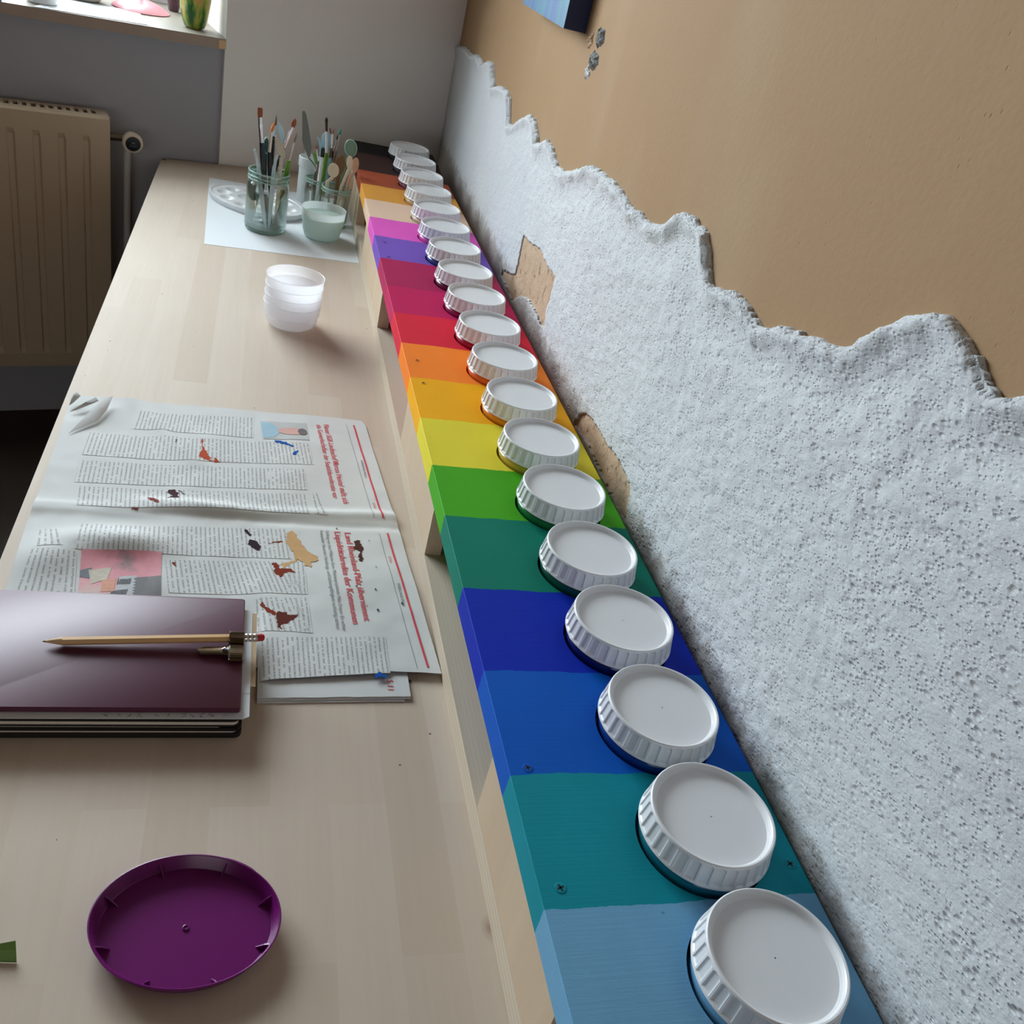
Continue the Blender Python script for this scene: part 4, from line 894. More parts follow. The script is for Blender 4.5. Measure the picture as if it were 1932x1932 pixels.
def stain_patch(pts, mat, seed, st=.0007):
    P = np.array(pts); x0, y0 = P.min(0)-.003; x1, y1 = P.max(0)+.003
    xs = np.arange(x0, x1, st); ys_ = np.arange(y0, y1, st); A, B = np.meshgrid(xs, ys_, indexing='ij')
    wob = .0030*vnoise(A*330+seed*9.1, B*330) + .0022*vnoise(A*120+seed*3.3, B*120); wob2 = .0030*vnoise(A*330+40+seed, B*330) + .0022*vnoise(A*120+80, B*120+seed)
    ins = inpoly(A+wob, B+wob2, pts)
    k = np.arange(A.size).reshape(A.shape); f = np.stack([k[:-1, :-1], k[1:, :-1], k[1:, 1:], k[:-1, 1:]], -1)
    m_ = ins[:-1, :-1] & ins[1:, 1:] & ins[1:, :-1] & ins[:-1, 1:]
    f = f[m_]; u, inv_ = np.unique(f, return_inverse=True)
    V = np.stack([A.ravel(), B.ravel(), (h(A, B)+.00045).ravel()], -1)[u]
    if len(u): make('paint_stain', V, inv_.reshape(f.shape), mat, np_t, smooth=True)
for i, (c, pts) in enumerate(zip(SCOL, D['stains'])): stain_patch(pts, STAIN[c], i)
rs = random.Random(11)
for (cx, cy) in [(np.array(D['heads'][2][1])*(1-t)+np.array(D['heads'][3][2])*t + np.array([rs.uniform(-.01, .05), rs.uniform(-.02, .02)]))[:2] for t in (.1, .2, .3, .34, .5, .8, .95, 1.0)]:
    r = rs.uniform(.0006, .0014); poly_drape('paint_speck', [(cx+r*math.cos(t), cy+r*1.3*math.sin(t)) for t in np.linspace(0, 2*PI, 9)[:-1]], M['dkink'], np_t, .0007, False)
def text_mesh(txt, s, e, c, mat, name, parent=np_t, eps=.0005, bold=0., zfun=h):
    cu = bpy.data.curves.new('t', 'FONT'); cu.body = txt; cu.size = 1; cu.offset = bold; cu.resolution_u = 2
    to = bpy.data.objects.new('t', cu); C.objects.link(to)
    dg = bpy.context.evaluated_depsgraph_get(); me = bpy.data.meshes.new_from_object(to.evaluated_get(dg))
    V = np.array([v.co[:] for v in me.vertices]); Fc = [list(p.vertices) for p in me.polygons]
    bpy.data.objects.remove(to); bpy.data.curves.remove(cu); bpy.data.meshes.remove(me)
    s, e, c = map(np.array, (s, e, c)); ax = e-s; w = V[:, 0].max(); cap = .7
    # split long triangles first so the letters follow the sheet
    perp = np.array([-ax[1], ax[0]])/np.linalg.norm(ax); hgt = abs(np.dot(c-s, perp))
    if np.dot(c-s, perp) < 0: perp = -perp
    P = s[None] + V[:, :1]/w*ax[None] + V[:, 1:2]/cap*hgt*perp[None]
    z = zfun(P[:, 0], P[:, 1]) + eps
    ob = make(name, np.column_stack([P, z]), Fc, mat, parent)
    if len(Fc): 
        ob.data.update()
        if ob.data.polygons[0].normal.z < 0: ob.data.flip_normals()
    return ob
for txt, (s, e, c) in zip(HEADS, D['heads']): text_mesh(txt, s, e, c, M['red'], 'headline', bold=.012)
for txt, (s, e, c) in zip(SUBS, D['subs']): text_mesh(txt, s, e, c, M['subink'], 'subheading')
for s, e, c in D['extra']: text_mesh('EXTRA', s, e, c, M['red'], 'section_mark')
def rule(p, q, w, mat, name):
    p, q = np.array(p), np.array(q); d = (q-p)/np.linalg.norm(q-p); nrm = np.array([-d[1], d[0]])*w
    n = 60; V = []
    for i in range(n+1):
        m_ = p+(q-p)*i/n
        for sgn in (-1, 1): V.append((*(m_+nrm*sgn), 0))
    V = np.array(V); V[:, 2] = h(V[:, 0], V[:, 1])+.0005
    return make(name, V, [(2*i, 2*i+1, 2*i+3, 2*i+2) for i in range(n)], mat, np_t)
for p, q in D['rules']: rule(p, q, .0011, M['red'], 'red_rule')
for p, q in D['thin']: rule(p, q, .00022, M['greyink'], 'thin_rule')
text_mesh('S 11', D['js'][0], D['js'][1], D['js'][2], M['red'], 'page_number', un, .0004, .01, lambda x, y: np.full(np.shape(x), .0030))
# torn, curled-up strips at the far left corner
for i, fl in enumerate(D['flaps']):
    P = np.array(fl); n = len(P); c = P.mean(0)
    v = [tuple(p) for p in P] + [tuple(c+(0, 0, .004))]
    make('curled_strip', v, [(k, (k+1) % n, n) for k in range(n)], M['newsprint'], np_t, smooth=True)

# ------------------------------------------------------------------ cups
def cup(name, label, x, y, z, H, rr, rb, mat, group=None, ledge=True):
    t = thing(name, label, 'cup', (x, y, z), group)
    prof = [(.001, .0012), (rb*.86, .0010), (rb, .004), (rb+.0045, H*.28), (rb+.0055, H*.52), (rr-.0016, H*.56), (rr-.0008, H*.92), (rr, H-.0015), (rr+.0003, H-.0004), (rr-.0002, H), (rr-.0010, H-.0006), (rr-.0010, H-.0016)]
    MB().lathe(prof, 72, (x, y, z)).build('cup_wall', mat, t, smooth=True, autos=.7); return t
CX, CY = .0694, 1.457
for i, (z, lb) in enumerate(((0, 'lowest of the stacked frosted white plastic cups standing on the worktop'), (.0147, 'second frosted white cup from the bottom of the stack'), (.0294, 'third frosted white cup from the bottom of the stack'), (.0441, 'topmost open frosted white cup of the stack'))):
    cup('plastic_cup', lb, CX+.0004*i, CY, z, .0405, .0457, .037, M['cup'], 'stacked frosted cups')
WC = (.1351, 1.9257)
wc = cup('plastic_cup', 'frosted cup of cloudy greenish water in front of the brush jars', *WC, .0006, .0605, .0447, .0352, M['cup2'])
MB().lathe([(.001, .0035), (.033, .0035), (.0348, .007), (.0386, .018), (.0398, .031), (.0415, .036), (.0422, .046), (.001, .046)], 48, (WC[0], WC[1], .0006)).build('water', M['water'], wc, smooth=True, autos=.6)

# ------------------------------------------------------------------ sheet, palette, jars
A, B, Cc = map(np.array, D['sheetA3']); d1 = (Cc-B)/np.linalg.norm(Cc-B); d2 = np.array([-d1[1], d1[0]])
Bx = B; w_ = .2935
poly = [B, B+d1*w_, B+d1*w_+d2*.425 - d1*.004, A]
poly[1] = np.array([.2055, (B+d1*w_)[1]]); poly[2] = np.array([.2055, poly[1][1]+.42])
st = MB().prism(poly, .0001, .0005).build('paper_sheet', M['paper']); tag(st, 'large blank white sheet under the brush jars and palette', 'paper')
PL = [np.array(p[:2]) for p in D['pal']]; pcx = (.0045, 2.075)
pt_ = thing('paint_palette', 'oval white plastic palette with paint wells behind the tall brush jar', 'palette', (*pcx, .0006))
pa, pb, prot = .1080, .0800, -.62
def palz(u, v):
    z = np.full(np.shape(u), .0105)
    for k in range(10):
        a = .35 + k*2*PI/10; cu, cv = .70*math.cos(a), .68*math.sin(a)
        d = np.hypot((u-cu)*pa/.017, (v-cv)*pb/.0135); z = z - .0065*np.clip(1-d**2.5, 0, 1)
    for cu, cv in ((-.22, 0), (.24, 0)):
        d = np.hypot((u-cu)*pa/.022, (v-cv)*pb/.022); z = z - .006*np.clip(1-d**4, 0, 1)
    return z
nr, na = 46, 120; v = []; 
for r in np.linspace(0.001, .955, nr):
    for a in np.linspace(0, 2*PI, na, endpoint=False): u_, v_ = r*math.cos(a), r*math.sin(a); v.append((u_*pa, v_*pb, float(palz(np.array(u_), np.array(v_)))))
for r, z in ((.965, .0122), (.98, .0128), (1.0, .0122), (1.004, .0100), (.985, .0006)):
    for a in np.linspace(0, 2*PI, na, endpoint=False): v.append((r*math.cos(a)*pa, r*math.sin(a)*pb, z))
v = np.array(v); R2 = np.array([[math.cos(prot), -math.sin(prot)], [math.sin(prot), math.cos(prot)]])
v[:, :2] = v[:, :2] @ R2.T + np.array(pcx)
tot = nr+5; f = [(j*na+i, j*na+(i+1) % na, (j+1)*na+(i+1) % na, (j+1)*na+i) for j in range(tot-1) for i in range(na)] + [tuple(range((tot-1)*na, tot*na))]
make('palette_tray', v, f, M['pal'], pt_, smooth=True)
def glass_jar(label, x, y, H, r, rn, z=.0006, name='glass_jar'):
    t = thing(name, label, 'jar', (x, y, z))
    zn_ = H*.80
    p = [(.001, .003), (r*.80, .0022), (r*.93, .0032), (r, .009), (r, zn_-.010), (r*.985, zn_-.005), (rn+.002, zn_+.002), (rn, zn_+.004), (rn, zn_+.006), (rn+.0024, zn_+.0070), (rn+.0024, zn_+.0088), (rn, zn_+.0098), (rn, zn_+.0122), (rn+.0024, zn_+.0132), (rn+.0024, zn_+.0150), (rn, zn_+.016), (rn, H-.002), (rn+.0004, H), (rn-.002, H), (rn-.0024, H-.003), (rn-.0022, zn_+.004), (r-.0024, zn_-.008), (r-.0024, .010), (r*.86, .0062), (.001, .006)]
    p = [q for i, q in enumerate(p) if i == 0 or True]
    MB().lathe(p, 64, (x, y, z)).build('glass_wall', M['glass'], t, smooth=True, autos=1.0)
    for nm, zz in (('screw_thread', zn_+.0079), ('screw_thread', zn_+.0141), ('rim', H-.0008)):
        MB().lathe([(rn+.0016+.0013*math.cos(a), zz+.0013*math.sin(a)) for a in np.linspace(0, 2*PI, 11)], 56, (x, y, z)).build(nm, M['rim'], t, smooth=True, autos=2)
    MB().lathe([(r*.70, .0008), (r*.9, .001), (r*.95, .003), (r*.86, .0045), (r*.70, .002)], 48, (x, y, z)).build('base_ring', plain('thick_glass_base', (150, 180, 168), .1), t, smooth=True)
    return t
glass_jar('tall clear glass jar crowded with brushes, the one nearest the palette', .0223, 1.922, .116, .0412, .0372)
glass_jar('small clear glass jar of thin brushes behind the water cup', .1300, 2.105, .070, .0285, .0262)
glass_jar('small clear glass jar holding wooden spoons beside the rack', .1624, 2.021, .0815, .0300, .0282)
tb_ = thing('plastic_tub', 'tall white plastic tub with ribbed collar behind the small jars', 'tub', (.112, 2.168, .0006))
nt_ = 96
MB().lathe([(.001, 0), (.0235, 0), (.0245, .002), (.0245, .0755), (.001, .0755)], nt_, (.112, 2.168, .0006)).build('tub_body', M['tub'], tb_, smooth=True, autos=.6)
MB().lathe([(.0248, .0755), (.0265, .077), (.0265, .096), (.0255, .0972), (.0240, .0972), (.0236, .090), (.0236, .076)], nt_, (.112, 2.168, .0006), rfun=lambda r, z, t: r-(.0010 if (int(t/(2*PI)*nt_) % 4) < 2 and .0768 < z < .0955 and r > .025 else 0)).build('ribbed_collar', M['tub'], tb_, smooth=True, autos=.35)
IT = D['items']
def lerp(p, q, t): return tuple(np.array(p)*(1-t)+np.array(q)*t)
def brush(key, label, hair, ferr, handle, wb, wf, wh, tip='round', flat=1.0):
    P = IT[key]; t = thing('paint_brush', label, 'brush', tuple(P[-1]), 'brushes in the jars')
    n_ = 12
    # bristles
    if tip == 'flat': rb = [wb*.80, wb*1.0, wb*1.05, wb*.92]; ts = [0, .12, .6, 1]
    elif tip == 'filbert': rb = [wb*.25, wb*.8, wb*1.1, wb*.8]; ts = [0, .18, .6, 1]
    else: rb = [wb*.08, wb*.6, wb*1.0, wb*.8]; ts = [0, .3, .7, 1]
    MB().tube([lerp(P[0], P[1], q) for q in ts], rb, n_, flat=[r*flat for r in rb]).build('bristles', hair, t, smooth=True)
    MB().tube([P[1], lerp(P[1], P[2], .3), lerp(P[1], P[2], .34), lerp(P[1], P[2], .38), P[2]], [wf*.92, wf, wf*1.08, wf, wf*.95], n_, flat=[wf*f_ for f_ in (max(flat, .5), max(flat, .65), max(flat, .7), max(flat, .8), .95)]).build('ferrule', ferr, t, smooth=True)
    H = P[2:]; L = len(H)
    pts = [H[0]] + [lerp(H[0], H[1], .3)] + H[1:]
    rd = [wh*.75, wh] + list(np.linspace(wh*.85, wh*.3, len(H)-1))
    MB().tube(pts, rd, n_).build('handle', handle, t, smooth=True); return t
mm = .001
brush('A', 'flat brush with brown bristles, tallest in the tall glass jar', M['brist'], M['silver'], M['bhandle'], 4.6*mm, 4.3*mm, 5.6*mm, 'flat', .35)
brush('B', 'pointed dark brush with pale blue ferrule behind the orange-tipped one', M['bristg'], M['lblue'], M['bhandle'], 2.4*mm, 2.2*mm, 3.2*mm)
brush('C', 'brush with bright orange bristles and pale ferrule in the tall jar', M['bristo'], M['copper'], M['bhandle'], 3.2*mm, 3.2*mm, 4.8*mm)
brush('E', 'rounded brown filbert brush leaning right in the tall jar', M['brist'], M['silver'], M['bhandle'], 4.4*mm, 3.3*mm, 3.2*mm, 'filbert', .5)
brush('F', 'thin pointed brush with green handle leaning right in the tall jar', M['bristg'], M['copper'], M['ghandle'], 1.9*mm, 2.1*mm, 4.8*mm)
brush('d', 'thin brush with red-brown point right of the pale blue spoon', M['redtip'], M['white'], M['brhandle'], 1.5*mm, 1.4*mm, 1.8*mm)
brush('c', 'small grey pointed brush behind the pale blue spoon', M['bristg'], M['silver'], M['bhandle'], 1.9*mm, 1.5*mm, 2*mm, 'filbert')
brush('e', 'small brush with teal-dipped bristles in the small jar', M['teal'], M['silver'], M['brhandle'], 2.6*mm, 1.6*mm, 2*mm, 'filbert')
brush('f', 'thin brown-haired brush with silver ferrule beside the teal-dipped one', M['bristd'], M['silver'], M['bhandle'], 1.7*mm, 1.8*mm, 2.2*mm)
brush('g', 'tiny red-tipped brush with white ferrule left of the black marker', M['redtip'], M['white'], M['brhandle'], 1.5*mm, 1.6*mm, 1.8*mm)
P = IT['a']; t = thing('paint_brush', 'dark round brush with white ferrule and olive green handle, tallest of the small jar', 'brush', tuple(P[-1]), 'brushes in the jars')
MB().tube([P[0], lerp(P[0], P[1], .3), lerp(P[0], P[1], .7), P[1]], [.4*mm, 2.6*mm, 3.4*mm, 2.8*mm], 12).build('bristles', plain('black_hair', (26, 20, 22), .6), t, smooth=True)
MB().tube([P[1], P[2]], [2.8*mm, 2.5*mm], 12).build('stained_bristles', M['bristd'], t, smooth=True)
MB().tube([P[2], P[3]], [2.5*mm, 3.0*mm], 12).build('ferrule', M['white'], t, smooth=True)
MB().tube([P[3], lerp(P[3], P[4], .4), P[4], P[5]], [3.2*mm, 4.2*mm, 3.4*mm, 2.0*mm], 12).build('handle', M['ghandle'], t, smooth=True)
def tool(key, name, label, cat, parts):
    """parts: (part name, material, point list or index list, widths, thickness)"""
    P = IT[key]; t = thing(name, label, cat, tuple(P[-1]))
    for nm, mt, pts, w, th_ in parts:
        q = [P[i] if isinstance(i, int) else i for i in pts]
        MB().tube(q, w, 14, flat=th_).build(nm, mt, t, smooth=True, autos=.9)
    return t
def spoon(key, label, head, w, rim=None, mt=None, handle_w=3*mm, name='spoon', th_=1.3*mm):
    P = IT[key]; t = thing(name, label, 'spoon', tuple(P[-1]))
    top, cen, neck = map(np.array, P[:3]); ax = top-cen; L = np.linalg.norm(ax)
    end = cen - ax/L*L*.95
    q = [cen+ax*math.cos(a) for a in np.linspace(0, PI, 11)][:-1]
    wd = [max(.0006, w*math.sin(a)) for a in np.linspace(0.05, PI, 11)][:-1]
    wd[-1] = max(wd[-1], handle_w)
    mb = MB(); mb.tube(q, wd, 18, flat=th_); mb.build('bowl', mt, t, smooth=True, autos=.9)
    MB().tube([tuple(q[-1])] + [tuple(p) for p in P[2:]], [handle_w]*(len(P)-1), 10, flat=th_).build('handle', mt, t, smooth=True)
    if rim:
        c_, s_ = [], []
        ring = [tuple(cen + ax*1.0*math.cos(a) + np.array([1, 0, 0])*w*math.sin(a) + np.array([0, -1.4*mm, 0])) for a in np.linspace(0, 2*PI, 33)]
        MB().tube(ring, .0011, 6).build('rim', rim, t, smooth=True)
    return t
spoon('Gs', 'dark green plastic spoon with pale rim behind the black handles of the tall jar', None, 5.5*mm, M['sagerim'], M['dgreen'], 2.6*mm)
spoon('H', 'warm grey plastic spoon standing front right in the tall jar', None, 7*mm, None, M['beigepl'], 3.4*mm)
tool('Dk', 'plastic knife', '', 'knife', []) if False else None
tool('Dk', 'plastic_knife', 'pale blue plastic knife between the brushes of the tall jar', 'knife', [('blade', M['lblue'], [0, 1, 2], [1.2*mm, 5*mm, 3.2*mm], 1.2*mm), ('handle', M['lblue'], [2, 3, 4], [3.2*mm, 3*mm, 3*mm], 1.4*mm)])
tool('I', 'plastic_stick', 'pale translucent blue plastic stick at the left front of the tall jar', 'stick', [('shaft', M['pblue'], [0, 1, 2, 3], [2*mm, 2.8*mm, 4.6*mm, 2.4*mm], 1.2*mm)])
tool('K', 'plastic_knife', 'clear bluish plastic knife at the centre front of the tall jar', 'knife', [('blade', M['pblue'], [0, 1, 2], [1.4*mm, 3.5*mm, 5.0*mm], 1.2*mm), ('handle', M['pblue'], [2, 3], [4.5*mm, 2.6*mm], 1.3*mm)])
tool('L', 'sponge_stick', 'fat grey-green sponge stick submerged at the left of the tall jar', 'sponge', [('foam_head', M['grgrey'], [0, 1, 2], [8*mm, 8.5*mm, 7*mm], 6*mm)])
P = IT['pk']; t = thing('palette_knife', 'steel palette knife with cranked neck rising above the white tub', 'knife', tuple(P[-1]))
bl = D['knife']; n = len(bl)
make('blade', [(p[0], p[1]-.0004, p[2]) for p in bl]+[(p[0], p[1]+.0004, p[2]) for p in bl], [tuple(range(n)), tuple(range(2*n-1, n-1, -1))]+[(k, n+k, n+(k+1) % n, (k+1) % n) for k in range(n)], M['chrome'], t)
MB().tube(P[3:7], 1.5*mm, 10).build('neck', M['chrome'], t, smooth=True)
MB().tube([P[6], P[7]], [2.6*mm, 2.8*mm], 12).build('ferrule', M['brass'], t, smooth=True)
MB().tube(P[7:], [3*mm, 3.6*mm] + [3*mm]*(len(P)-9), 12).build('handle', M['brhandle'], t, smooth=True)
spoon('b', 'large pale blue plastic spoon behind the olive-handled brush', None, 11.5*mm, None, M['lblue'], 3.4*mm)
tool('k2', 'plastic_stick', 'pale blue plastic stick left of the large pale blue spoon', 'stick', [('tip', M['lblue'], [0, 1], [1.6*mm, 2.4*mm], 1*mm), ('handle', M['lblue'], [1, 2, 3], [2.4*mm, 3.5*mm, 3*mm], 1.2*mm)])
tool('h', 'marker', 'silver marker with black cap in the small jar', 'marker', [('cap', M['knobblack'], [0, lerp(IT['h'][0], IT['h'][1], .2), 1], [2.6*mm, 4.2*mm, 4.2*mm], 4*mm), ('barrel', M['tub'], [1, 2, 3, 4] if len(IT['h']) > 4 else [1, 2, 3], [3.8*mm]*(4 if len(IT['h']) > 4 else 3), 3.8*mm)])
tool('i', 'spatula', 'green and white plastic spatula behind the palette knife neck', 'spatula', [('blade', M['leaf'], [0, 1, 2], [5*mm, 4.6*mm, 2.4*mm], 1*mm), ('handle', M['white'], [2, 3, 4] if len(IT['i']) > 4 else [2, 3], ([2.4*mm]*3 if len(IT['i']) > 4 else [2.4*mm]*2), 1.4*mm)])
tool('j', 'plastic_spoon', 'narrow teal-grey plastic spoon at the right of the black marker', 'spoon', [('bowl', M['tealgrey'], [0, 1, 2], [2.5*mm, 5*mm, 4*mm], 1.4*mm), ('handle', M['tealgrey'], [2, 3, 4] if len(IT['j']) > 4 else [2, 3], ([3.5*mm]*3 if len(IT['j']) > 4 else [3.5*mm]*2), 1.4*mm)])
spoon('s1', 'large sage green spoon, highest and farthest right in the spoon jar', None, 12.4*mm, M['sagerim'], M['sage'], 3.4*mm)
spoon('s2', 'olive stained wooden spoon between the pale ones', None, 10.5*mm, None, M['wood2'], 4*mm)
spoon('s3', 'pale wooden spoon with round bowl at the front of the spoon jar', None, 11.6*mm, None, M['wood1'], 3.6*mm)
spoon('s4', 'pale wooden spoon seen edge-on in the spoon jar', None, 6.6*mm, None, M['wood1'], 3*mm)
spoon('s5', 'peach coloured wooden spoon at the right of the spoon jar', None, 7.2*mm, None, M['wood3'], 3*mm)
tool('st', 'wooden_stick', 'flat pale wooden stick leaning at the right of the spoon jar', 'stick', [('blade', M['wood1'], list(range(len(IT['st']))), [3.6*mm]*len(IT['st']), 1.2*mm)])
tool('w1', 'plastic_stick', 'white plastic stick at the left inside the tall tub', 'stick', [('handle', M['white'], list(range(len(IT['w1']))), [2.8*mm]*len(IT['w1']), 1.2*mm)])
tool('w2', 'plastic_stick', 'white plastic stick behind the palette knife blade in the tall tub', 'stick', [('handle', M['white'], list(range(len(IT['w2']))), [3.4*mm]*len(IT['w2']), 1.2*mm)])

# ------------------------------------------------------------------ radiator, valve, sill things
def fp(s, off, z): q = fw(s, off); return (q[0], q[1], z)
RO = -.085
RS0, RS1 = -.95, -.1235; RZ0, RZ1 = -.486, .0940
rd = thing('radiator', 'cream panel radiator under the window sill left of the worktop', 'radiator', fp(-.4, -.06, RZ0))
cols_ = [RS1, RS1-.012]; offs = [0, 0]
x = RS1-.0375
while x > RS0+.05:
    for dx, o in ((0, 0), (-.0035, .0050), (-.0125, .0050), (-.016, 0)): cols_.append(x+dx); offs.append(o)
    x -= .0475
cols_.append(RS0); offs.append(0)
zs_ = [RZ0, RZ0+.035, RZ0+.050, RZ1-.052, RZ1-.040, RZ1-.004, RZ1]
v = []
for j, z in enumerate(zs_):
    for i, (s, o) in enumerate(zip(cols_, offs)):
        oo = o if j in (2, 3) else 0
        if j in (0, 6): oo = .004
        v.append(fp(s, RO+oo, z))
nC = len(cols_); f = [(j*nC+i, (j+1)*nC+i, (j+1)*nC+i+1, j*nC+i+1) for j in range(6) for i in range(nC-1)]
make('front_panel', v, f, M['rad'], rd, smooth=False)
mb = MB(); fwbox(mb, RS0, RS1-.001, RO+.0085, RO+.016, RZ0, RZ1-.002); fwbox(mb, RS0, RS1-.001, RO+.055, RO+.065, RZ0, RZ1-.002); mb.build('water_panels', M['rad'], rd)
fwbox(MB(), RS1-.001, RS1+.0012, RO+.001, RO+.066, RZ0+.02, RZ1+.0005).build('side_panel', M['rad'], rd)
mb = MB()
fwbox(mb, RS0, RS1, RO+.004, RO+.026, RZ1-.002, RZ1); fwbox(mb, RS0, RS1, RO+.056, RO+.067, RZ1-.002, RZ1)
x = RS1-.014
while x > RS0: fwbox(mb, x-.0080, x, RO+.026, RO+.056, RZ1-.002, RZ1); x -= .0164
fwbox(mb, RS1-.014, RS1, RO+.026, RO+.056, RZ1-.002, RZ1)
mb.build('top_grille', M['rad'], rd)
fwbox(MB(), RS0, RS1-.002, RO+.018, RO+.054, RZ1-.022, RZ1-.018).build('dark_core', M['dark'], rd)
for ss in (-.85, -.3): fwbox(MB(), ss-.012, ss+.012, RO+.063, .0115, -.2, -.15).build('wall_bracket', M['rad'], rd)
vs0 = -.0735
va = thing('radiator_valve', 'cream thermostatic valve head with black cap beside the radiator', 'valve', fp(vs0, -.05, .043))
MB().tube([fp(RS1+.0014, -.040, .046), fp(vs0-.008, -.040, .046)], .0085, 6, up=(0, 0, 1)).build('coupling', M['valvemetal'], va)
def kf(o, ds=0, dz=0): return fp(vs0+ds, -.04-o, .045+dz-o*.10)
ax0 = [kf(-.016), kf(.0), kf(.006), kf(.018), kf(.026), kf(.028)]
MB().tube(ax0, [.011, .013, .0185, .0215, .0210, .0180], 36, up=(0, 0, 1)).build('knob', M['valvecream'], va, smooth=True, autos=.8)
cp = MB().tube([kf(.0282), kf(.0300), kf(.0304)], [.0155, .0155, .0142], 32, up=(0, 0, 1)).build('cap', M['knobblack'], va, smooth=True, autos=.8)
make('arrow_mark', [kf(.0308, a, b) for a, b in ((-.0045, .001), (.0045, .001), (0, .009))], [(0, 1, 2)], M['knobgrey'], cp)
for zz in (-.002, -.0048): make('arrow_mark', [kf(.0308, a, b) for a, b in ((-.0075, zz-.0008), (.0075, zz-.0008), (.0075, zz), (-.0075, zz))], [(0, 1, 2, 3)], M['knobgrey'], cp)
MB().tube([fp(vs0-.004, -.022, .040), fp(vs0-.005, -.020, .0), fp(vs0-.005, -.020, -.1), fp(vs0-.005, -.020, FZ)], .0078, 12, up=(0, 1, 0)).build('pipe', M['pipe'], va, smooth=True)

Q = D['sillpaper']
o = MB().prism([Q[1][:2], Q[2][:2], Q[3][:2], Q[0][:2]][::-1], SILLZ+.0004, SILLZ+.0012).build('paper_sheet', M['paper']); tag(o, 'white paper sheet at the front of the window sill', 'paper')
pk_ = (-.280, 2.497)
t = thing('pink_dish', 'shallow pink dish lying upside down on the window sill', 'dish', (*pk_, SILLZ))
MB().lathe([(.0605, .0006), (.062, .002), (.058, .006), (.045, .013), (.025, .020), (.008, .0245), (.006, .0255), (.001, .0256), (.001, .0225), (.024, .017), (.044, .010), (.0575, .0036)], 56, (*pk_, SILLZ)).build('dish_shell', M['pink'], t, smooth=True)
MB().lathe([(.006, .024), (.0055, .040), (.011, .050), (.001, .054)], 24, (*pk_, SILLZ)).build('foot', M['pink'], t, smooth=True)
vb = (-.1575, 2.398)
t = thing('painted_bottle', 'green and orange painted bottle at the right end of the window sill', 'bottle', (*vb, SILLZ))
o = make('bottle_body', *(lambda m_: (m_.v, m_.f))(MB().lathe([(.001, 0), (.016, 0), (.022, .004), (.028, .020), (.034, .060), (.036, .11), (.030, .16), (.014, .20), (.012, .25), (.014, .255), (.001, .256)], 40, (*vb, SILLZ))), M['vase'], t, smooth=True)
pv = (-.2175, 2.585)
t = thing('wine_glass', 'plum coloured glass goblet standing behind the pink dish on the sill', 'glass', (*pv, SILLZ))
MB().lathe([(.001, 0), (.010, 0), (.012, .003), (.014, .02), (.022, .05), (.026, .09), (.024, .13), (.022, .13), (.024, .09), (.02, .052), (.001, .03)], 32, (*pv, SILLZ)).build('goblet_body', M['plumglass'], t, smooth=True)
wp = (-.397, 2.475)
t = thing('white_bowl', 'white bowl on the window sill behind the paper sheet', 'bowl', (*wp, SILLZ))
MB().lathe([(.001, 0), (.030, 0), (.036, .004), (.052, .03), (.058, .05), (.055, .05), (.049, .03), (.033, .008), (.001, .006)], 48, (*wp, SILLZ)).build('bowl_shell', M['ceramic'], t, smooth=True)
wp = (-.448, 2.305)
t = thing('ceramic_mug', 'white ceramic mug at the left front of the window sill', 'mug', (*wp, SILLZ))
MB().lathe([(.001, 0), (.026, 0), (.030, .004), (.031, .06), (.033, .09), (.030, .09), (.028, .06), (.026, .008), (.001, .006)], 40, (*wp, SILLZ)).build('mug_shell', M['ceramic'], t, smooth=True)
bb = MB(); bb.prism(rotp([(-.62, 2.20), (-.50, 2.20), (-.50, 2.29), (-.62, 2.29)], .28, (-.5, 2.2)), SILLZ+.0003, SILLZ+.03); o = bb.build('flat_box', M['bluegrey']); tag(o, 'blue-grey flat box at the far left of the window sill', 'box')

# ------------------------------------------------------------------ picture on the tan wall
(yA, zA), (yB, zB), (yC, zC) = [p[1:] for p in D['pic']]
pw = .30; y_r = yC+.012; y_l = y_r+pw; zb_ = zC-.004
xw = wx(y_r)
dx = .033
pic = thing('canvas_painting', 'small blue painted canvas hanging on the tan wall', 'painting', (xw, y_r, zb_))
fx = lambda y: wx(y)
P8 = [(fx(y_r)+.006-dx, y_r, zb_), (fx(y_l)+.006-dx, y_l, zb_), (fx(y_l)+.006-dx, y_l, zb_+.4), (fx(y_r)+.006-dx, y_r, zb_+.4)]
Pb = [(fx(y_r)+.006, y_r, zb_), (fx(y_l)+.006, y_l, zb_), (fx(y_l)+.006, y_l, zb_+.4), (fx(y_r)+.006, y_r, zb_+.4)]
make('canvas_front', [(p[0]-.0004, p[1], p[2]) for p in P8] + P8, [(0, 3, 2, 1), (0, 1, 5, 4), (2, 3, 7, 6), (3, 0, 4, 7), (1, 2, 6, 5)], M['canvas'], pic)
make('stretcher_edge', P8 + Pb, [(0, 1, 5, 4), (1, 2, 6, 5), (2, 3, 7, 6), (3, 0, 4, 7), (7, 4, 5, 6)], M['navy'], pic)

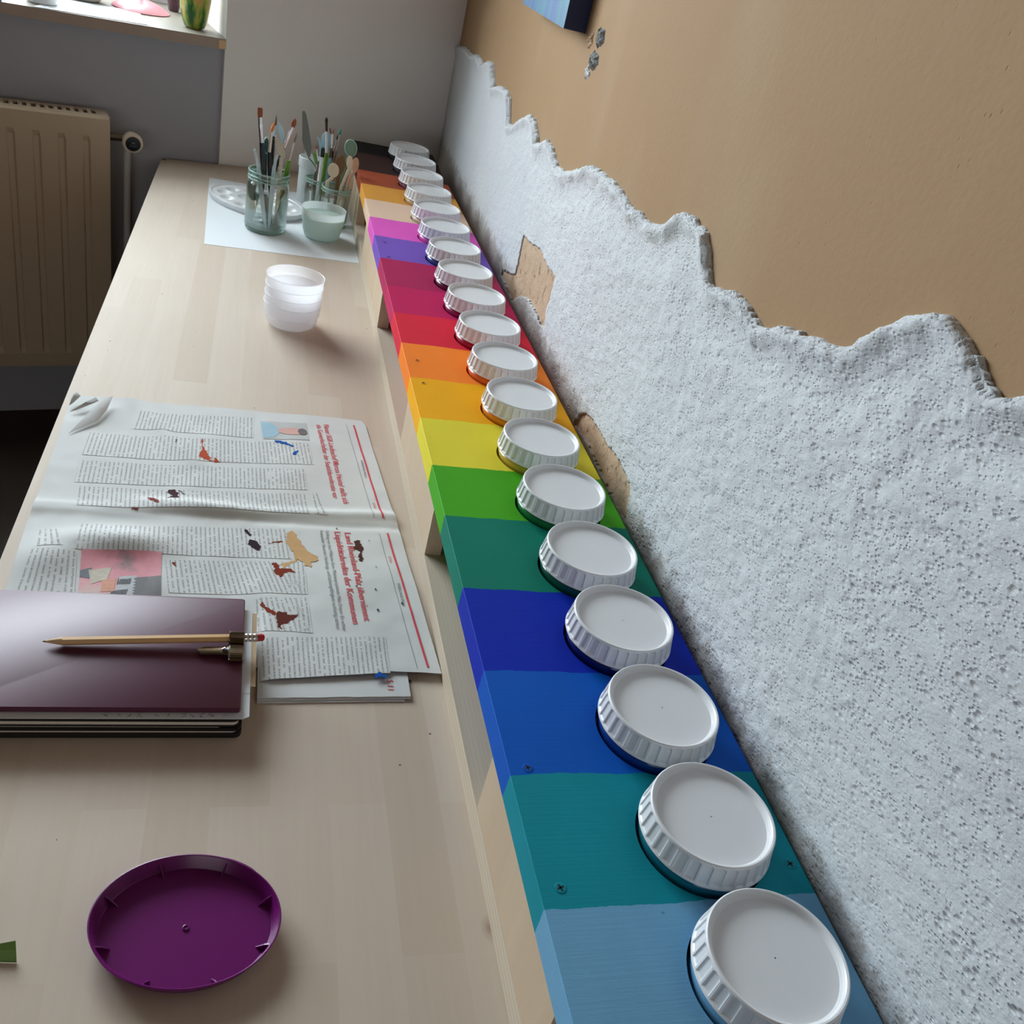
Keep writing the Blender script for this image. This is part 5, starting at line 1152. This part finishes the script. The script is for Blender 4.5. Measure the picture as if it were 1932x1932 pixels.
# ------------------------------------------------------------------ small green scrap at the left edge of the view
g0 = (-.124, .381, .0002)
v = [(-.150, .379, .0004), (-.1115, .3745, .0004), (-.1135, .3845, .0075), (-.150, .3835, .003), (-.128, .380, .0065), (-.150, .372, .0004)]
gs = make('leaf_scrap', [(-.155, .3800, .0004), (-.1118, .3752, .0004), (-.1128, .3800, .0055), (-.1140, .3850, .0080), (-.155, .3812, .0040), (-.155, .3790, .0004), (-.1118, .3745, .0004)], [(0, 1, 2, 4), (4, 2, 3), (5, 6, 1, 0)], M['leaf'], None, origin=g0); tag(gs, 'small folded green leaf at the left of the purple lid', 'leaf')
ps = MB().lathe([(.001, 0), (.0030, .0001), (.0026, .0012), (.001, .0016)], 10, (.1725, .636, .0001), 1.3, .7).build('paint_crumb', plain('dried_blue_paint', (26, 30, 52), .5), None, smooth=True); tag(ps, 'dried dark blue paint crumb on the worktop beside the newspaper corner', 'crumb')

# ------------------------------------------------------------------ window daylight and added rear fill
def area(name, loc, target, sx, sy, power, col):
    L = bpy.data.lights.new(name, 'AREA'); L.shape = 'RECTANGLE'; L.size = sx; L.size_y = sy; L.energy = power; L.color = col
    o = bpy.data.objects.new(name, L); C.objects.link(o); o.location = loc
    o.rotation_euler = (Vector(target)-Vector(loc)).to_track_quat('-Z', 'Y').to_euler(); return o
wc_ = fw(-.80, .56); wi = fw(-.9, -1)
area('window_daylight', (wc_[0], wc_[1], .90+TZ), (wi[0], wi[1], .60+TZ), 1.9, .76, 112, (.84, .935, 1.0))
area('rear_fill_light', (-1.0, -2.80, .34+TZ), (-.5, 2.3, .34+TZ), 1.7, .85, 9, (1.0, .93, .85))  # unseen fill added behind the camera to brighten the far wall
w = bpy.data.worlds.new('World'); bpy.context.scene.world = w; w.use_nodes = True
w.node_tree.nodes['Background'].inputs[0].default_value = (.8, .9, 1, 1); w.node_tree.nodes['Background'].inputs[1].default_value = 1.0

# ------------------------------------------------------------------ camera
R = np.array(D['R']); cam = bpy.data.cameras.new('camera'); cam.sensor_width = 36; cam.sensor_fit = 'HORIZONTAL'; cam.lens = D['f']/1932*36; cam.clip_start = .02
co = bpy.data.objects.new('camera', cam); C.objects.link(co)
Mx = Matrix.Identity(4)
for i in range(3): Mx[i][0] = R[i][0]; Mx[i][1] = -R[i][1]; Mx[i][2] = -R[i][2]
Mx[0][3], Mx[1][3], Mx[2][3] = 0, 0, .62+TZ
co.matrix_world = Mx
sc = bpy.context.scene; sc.camera = co
sc.cycles.max_bounces = 12; sc.cycles.diffuse_bounces = 7; sc.cycles.transparent_max_bounces = 24
sc.view_settings.view_transform = 'Standard'; sc.view_settings.look = 'None'; sc.view_settings.exposure = 0.1; sc.view_settings.gamma = 1
for o in bpy.data.objects:
    if '_o' in o: del o['_o']
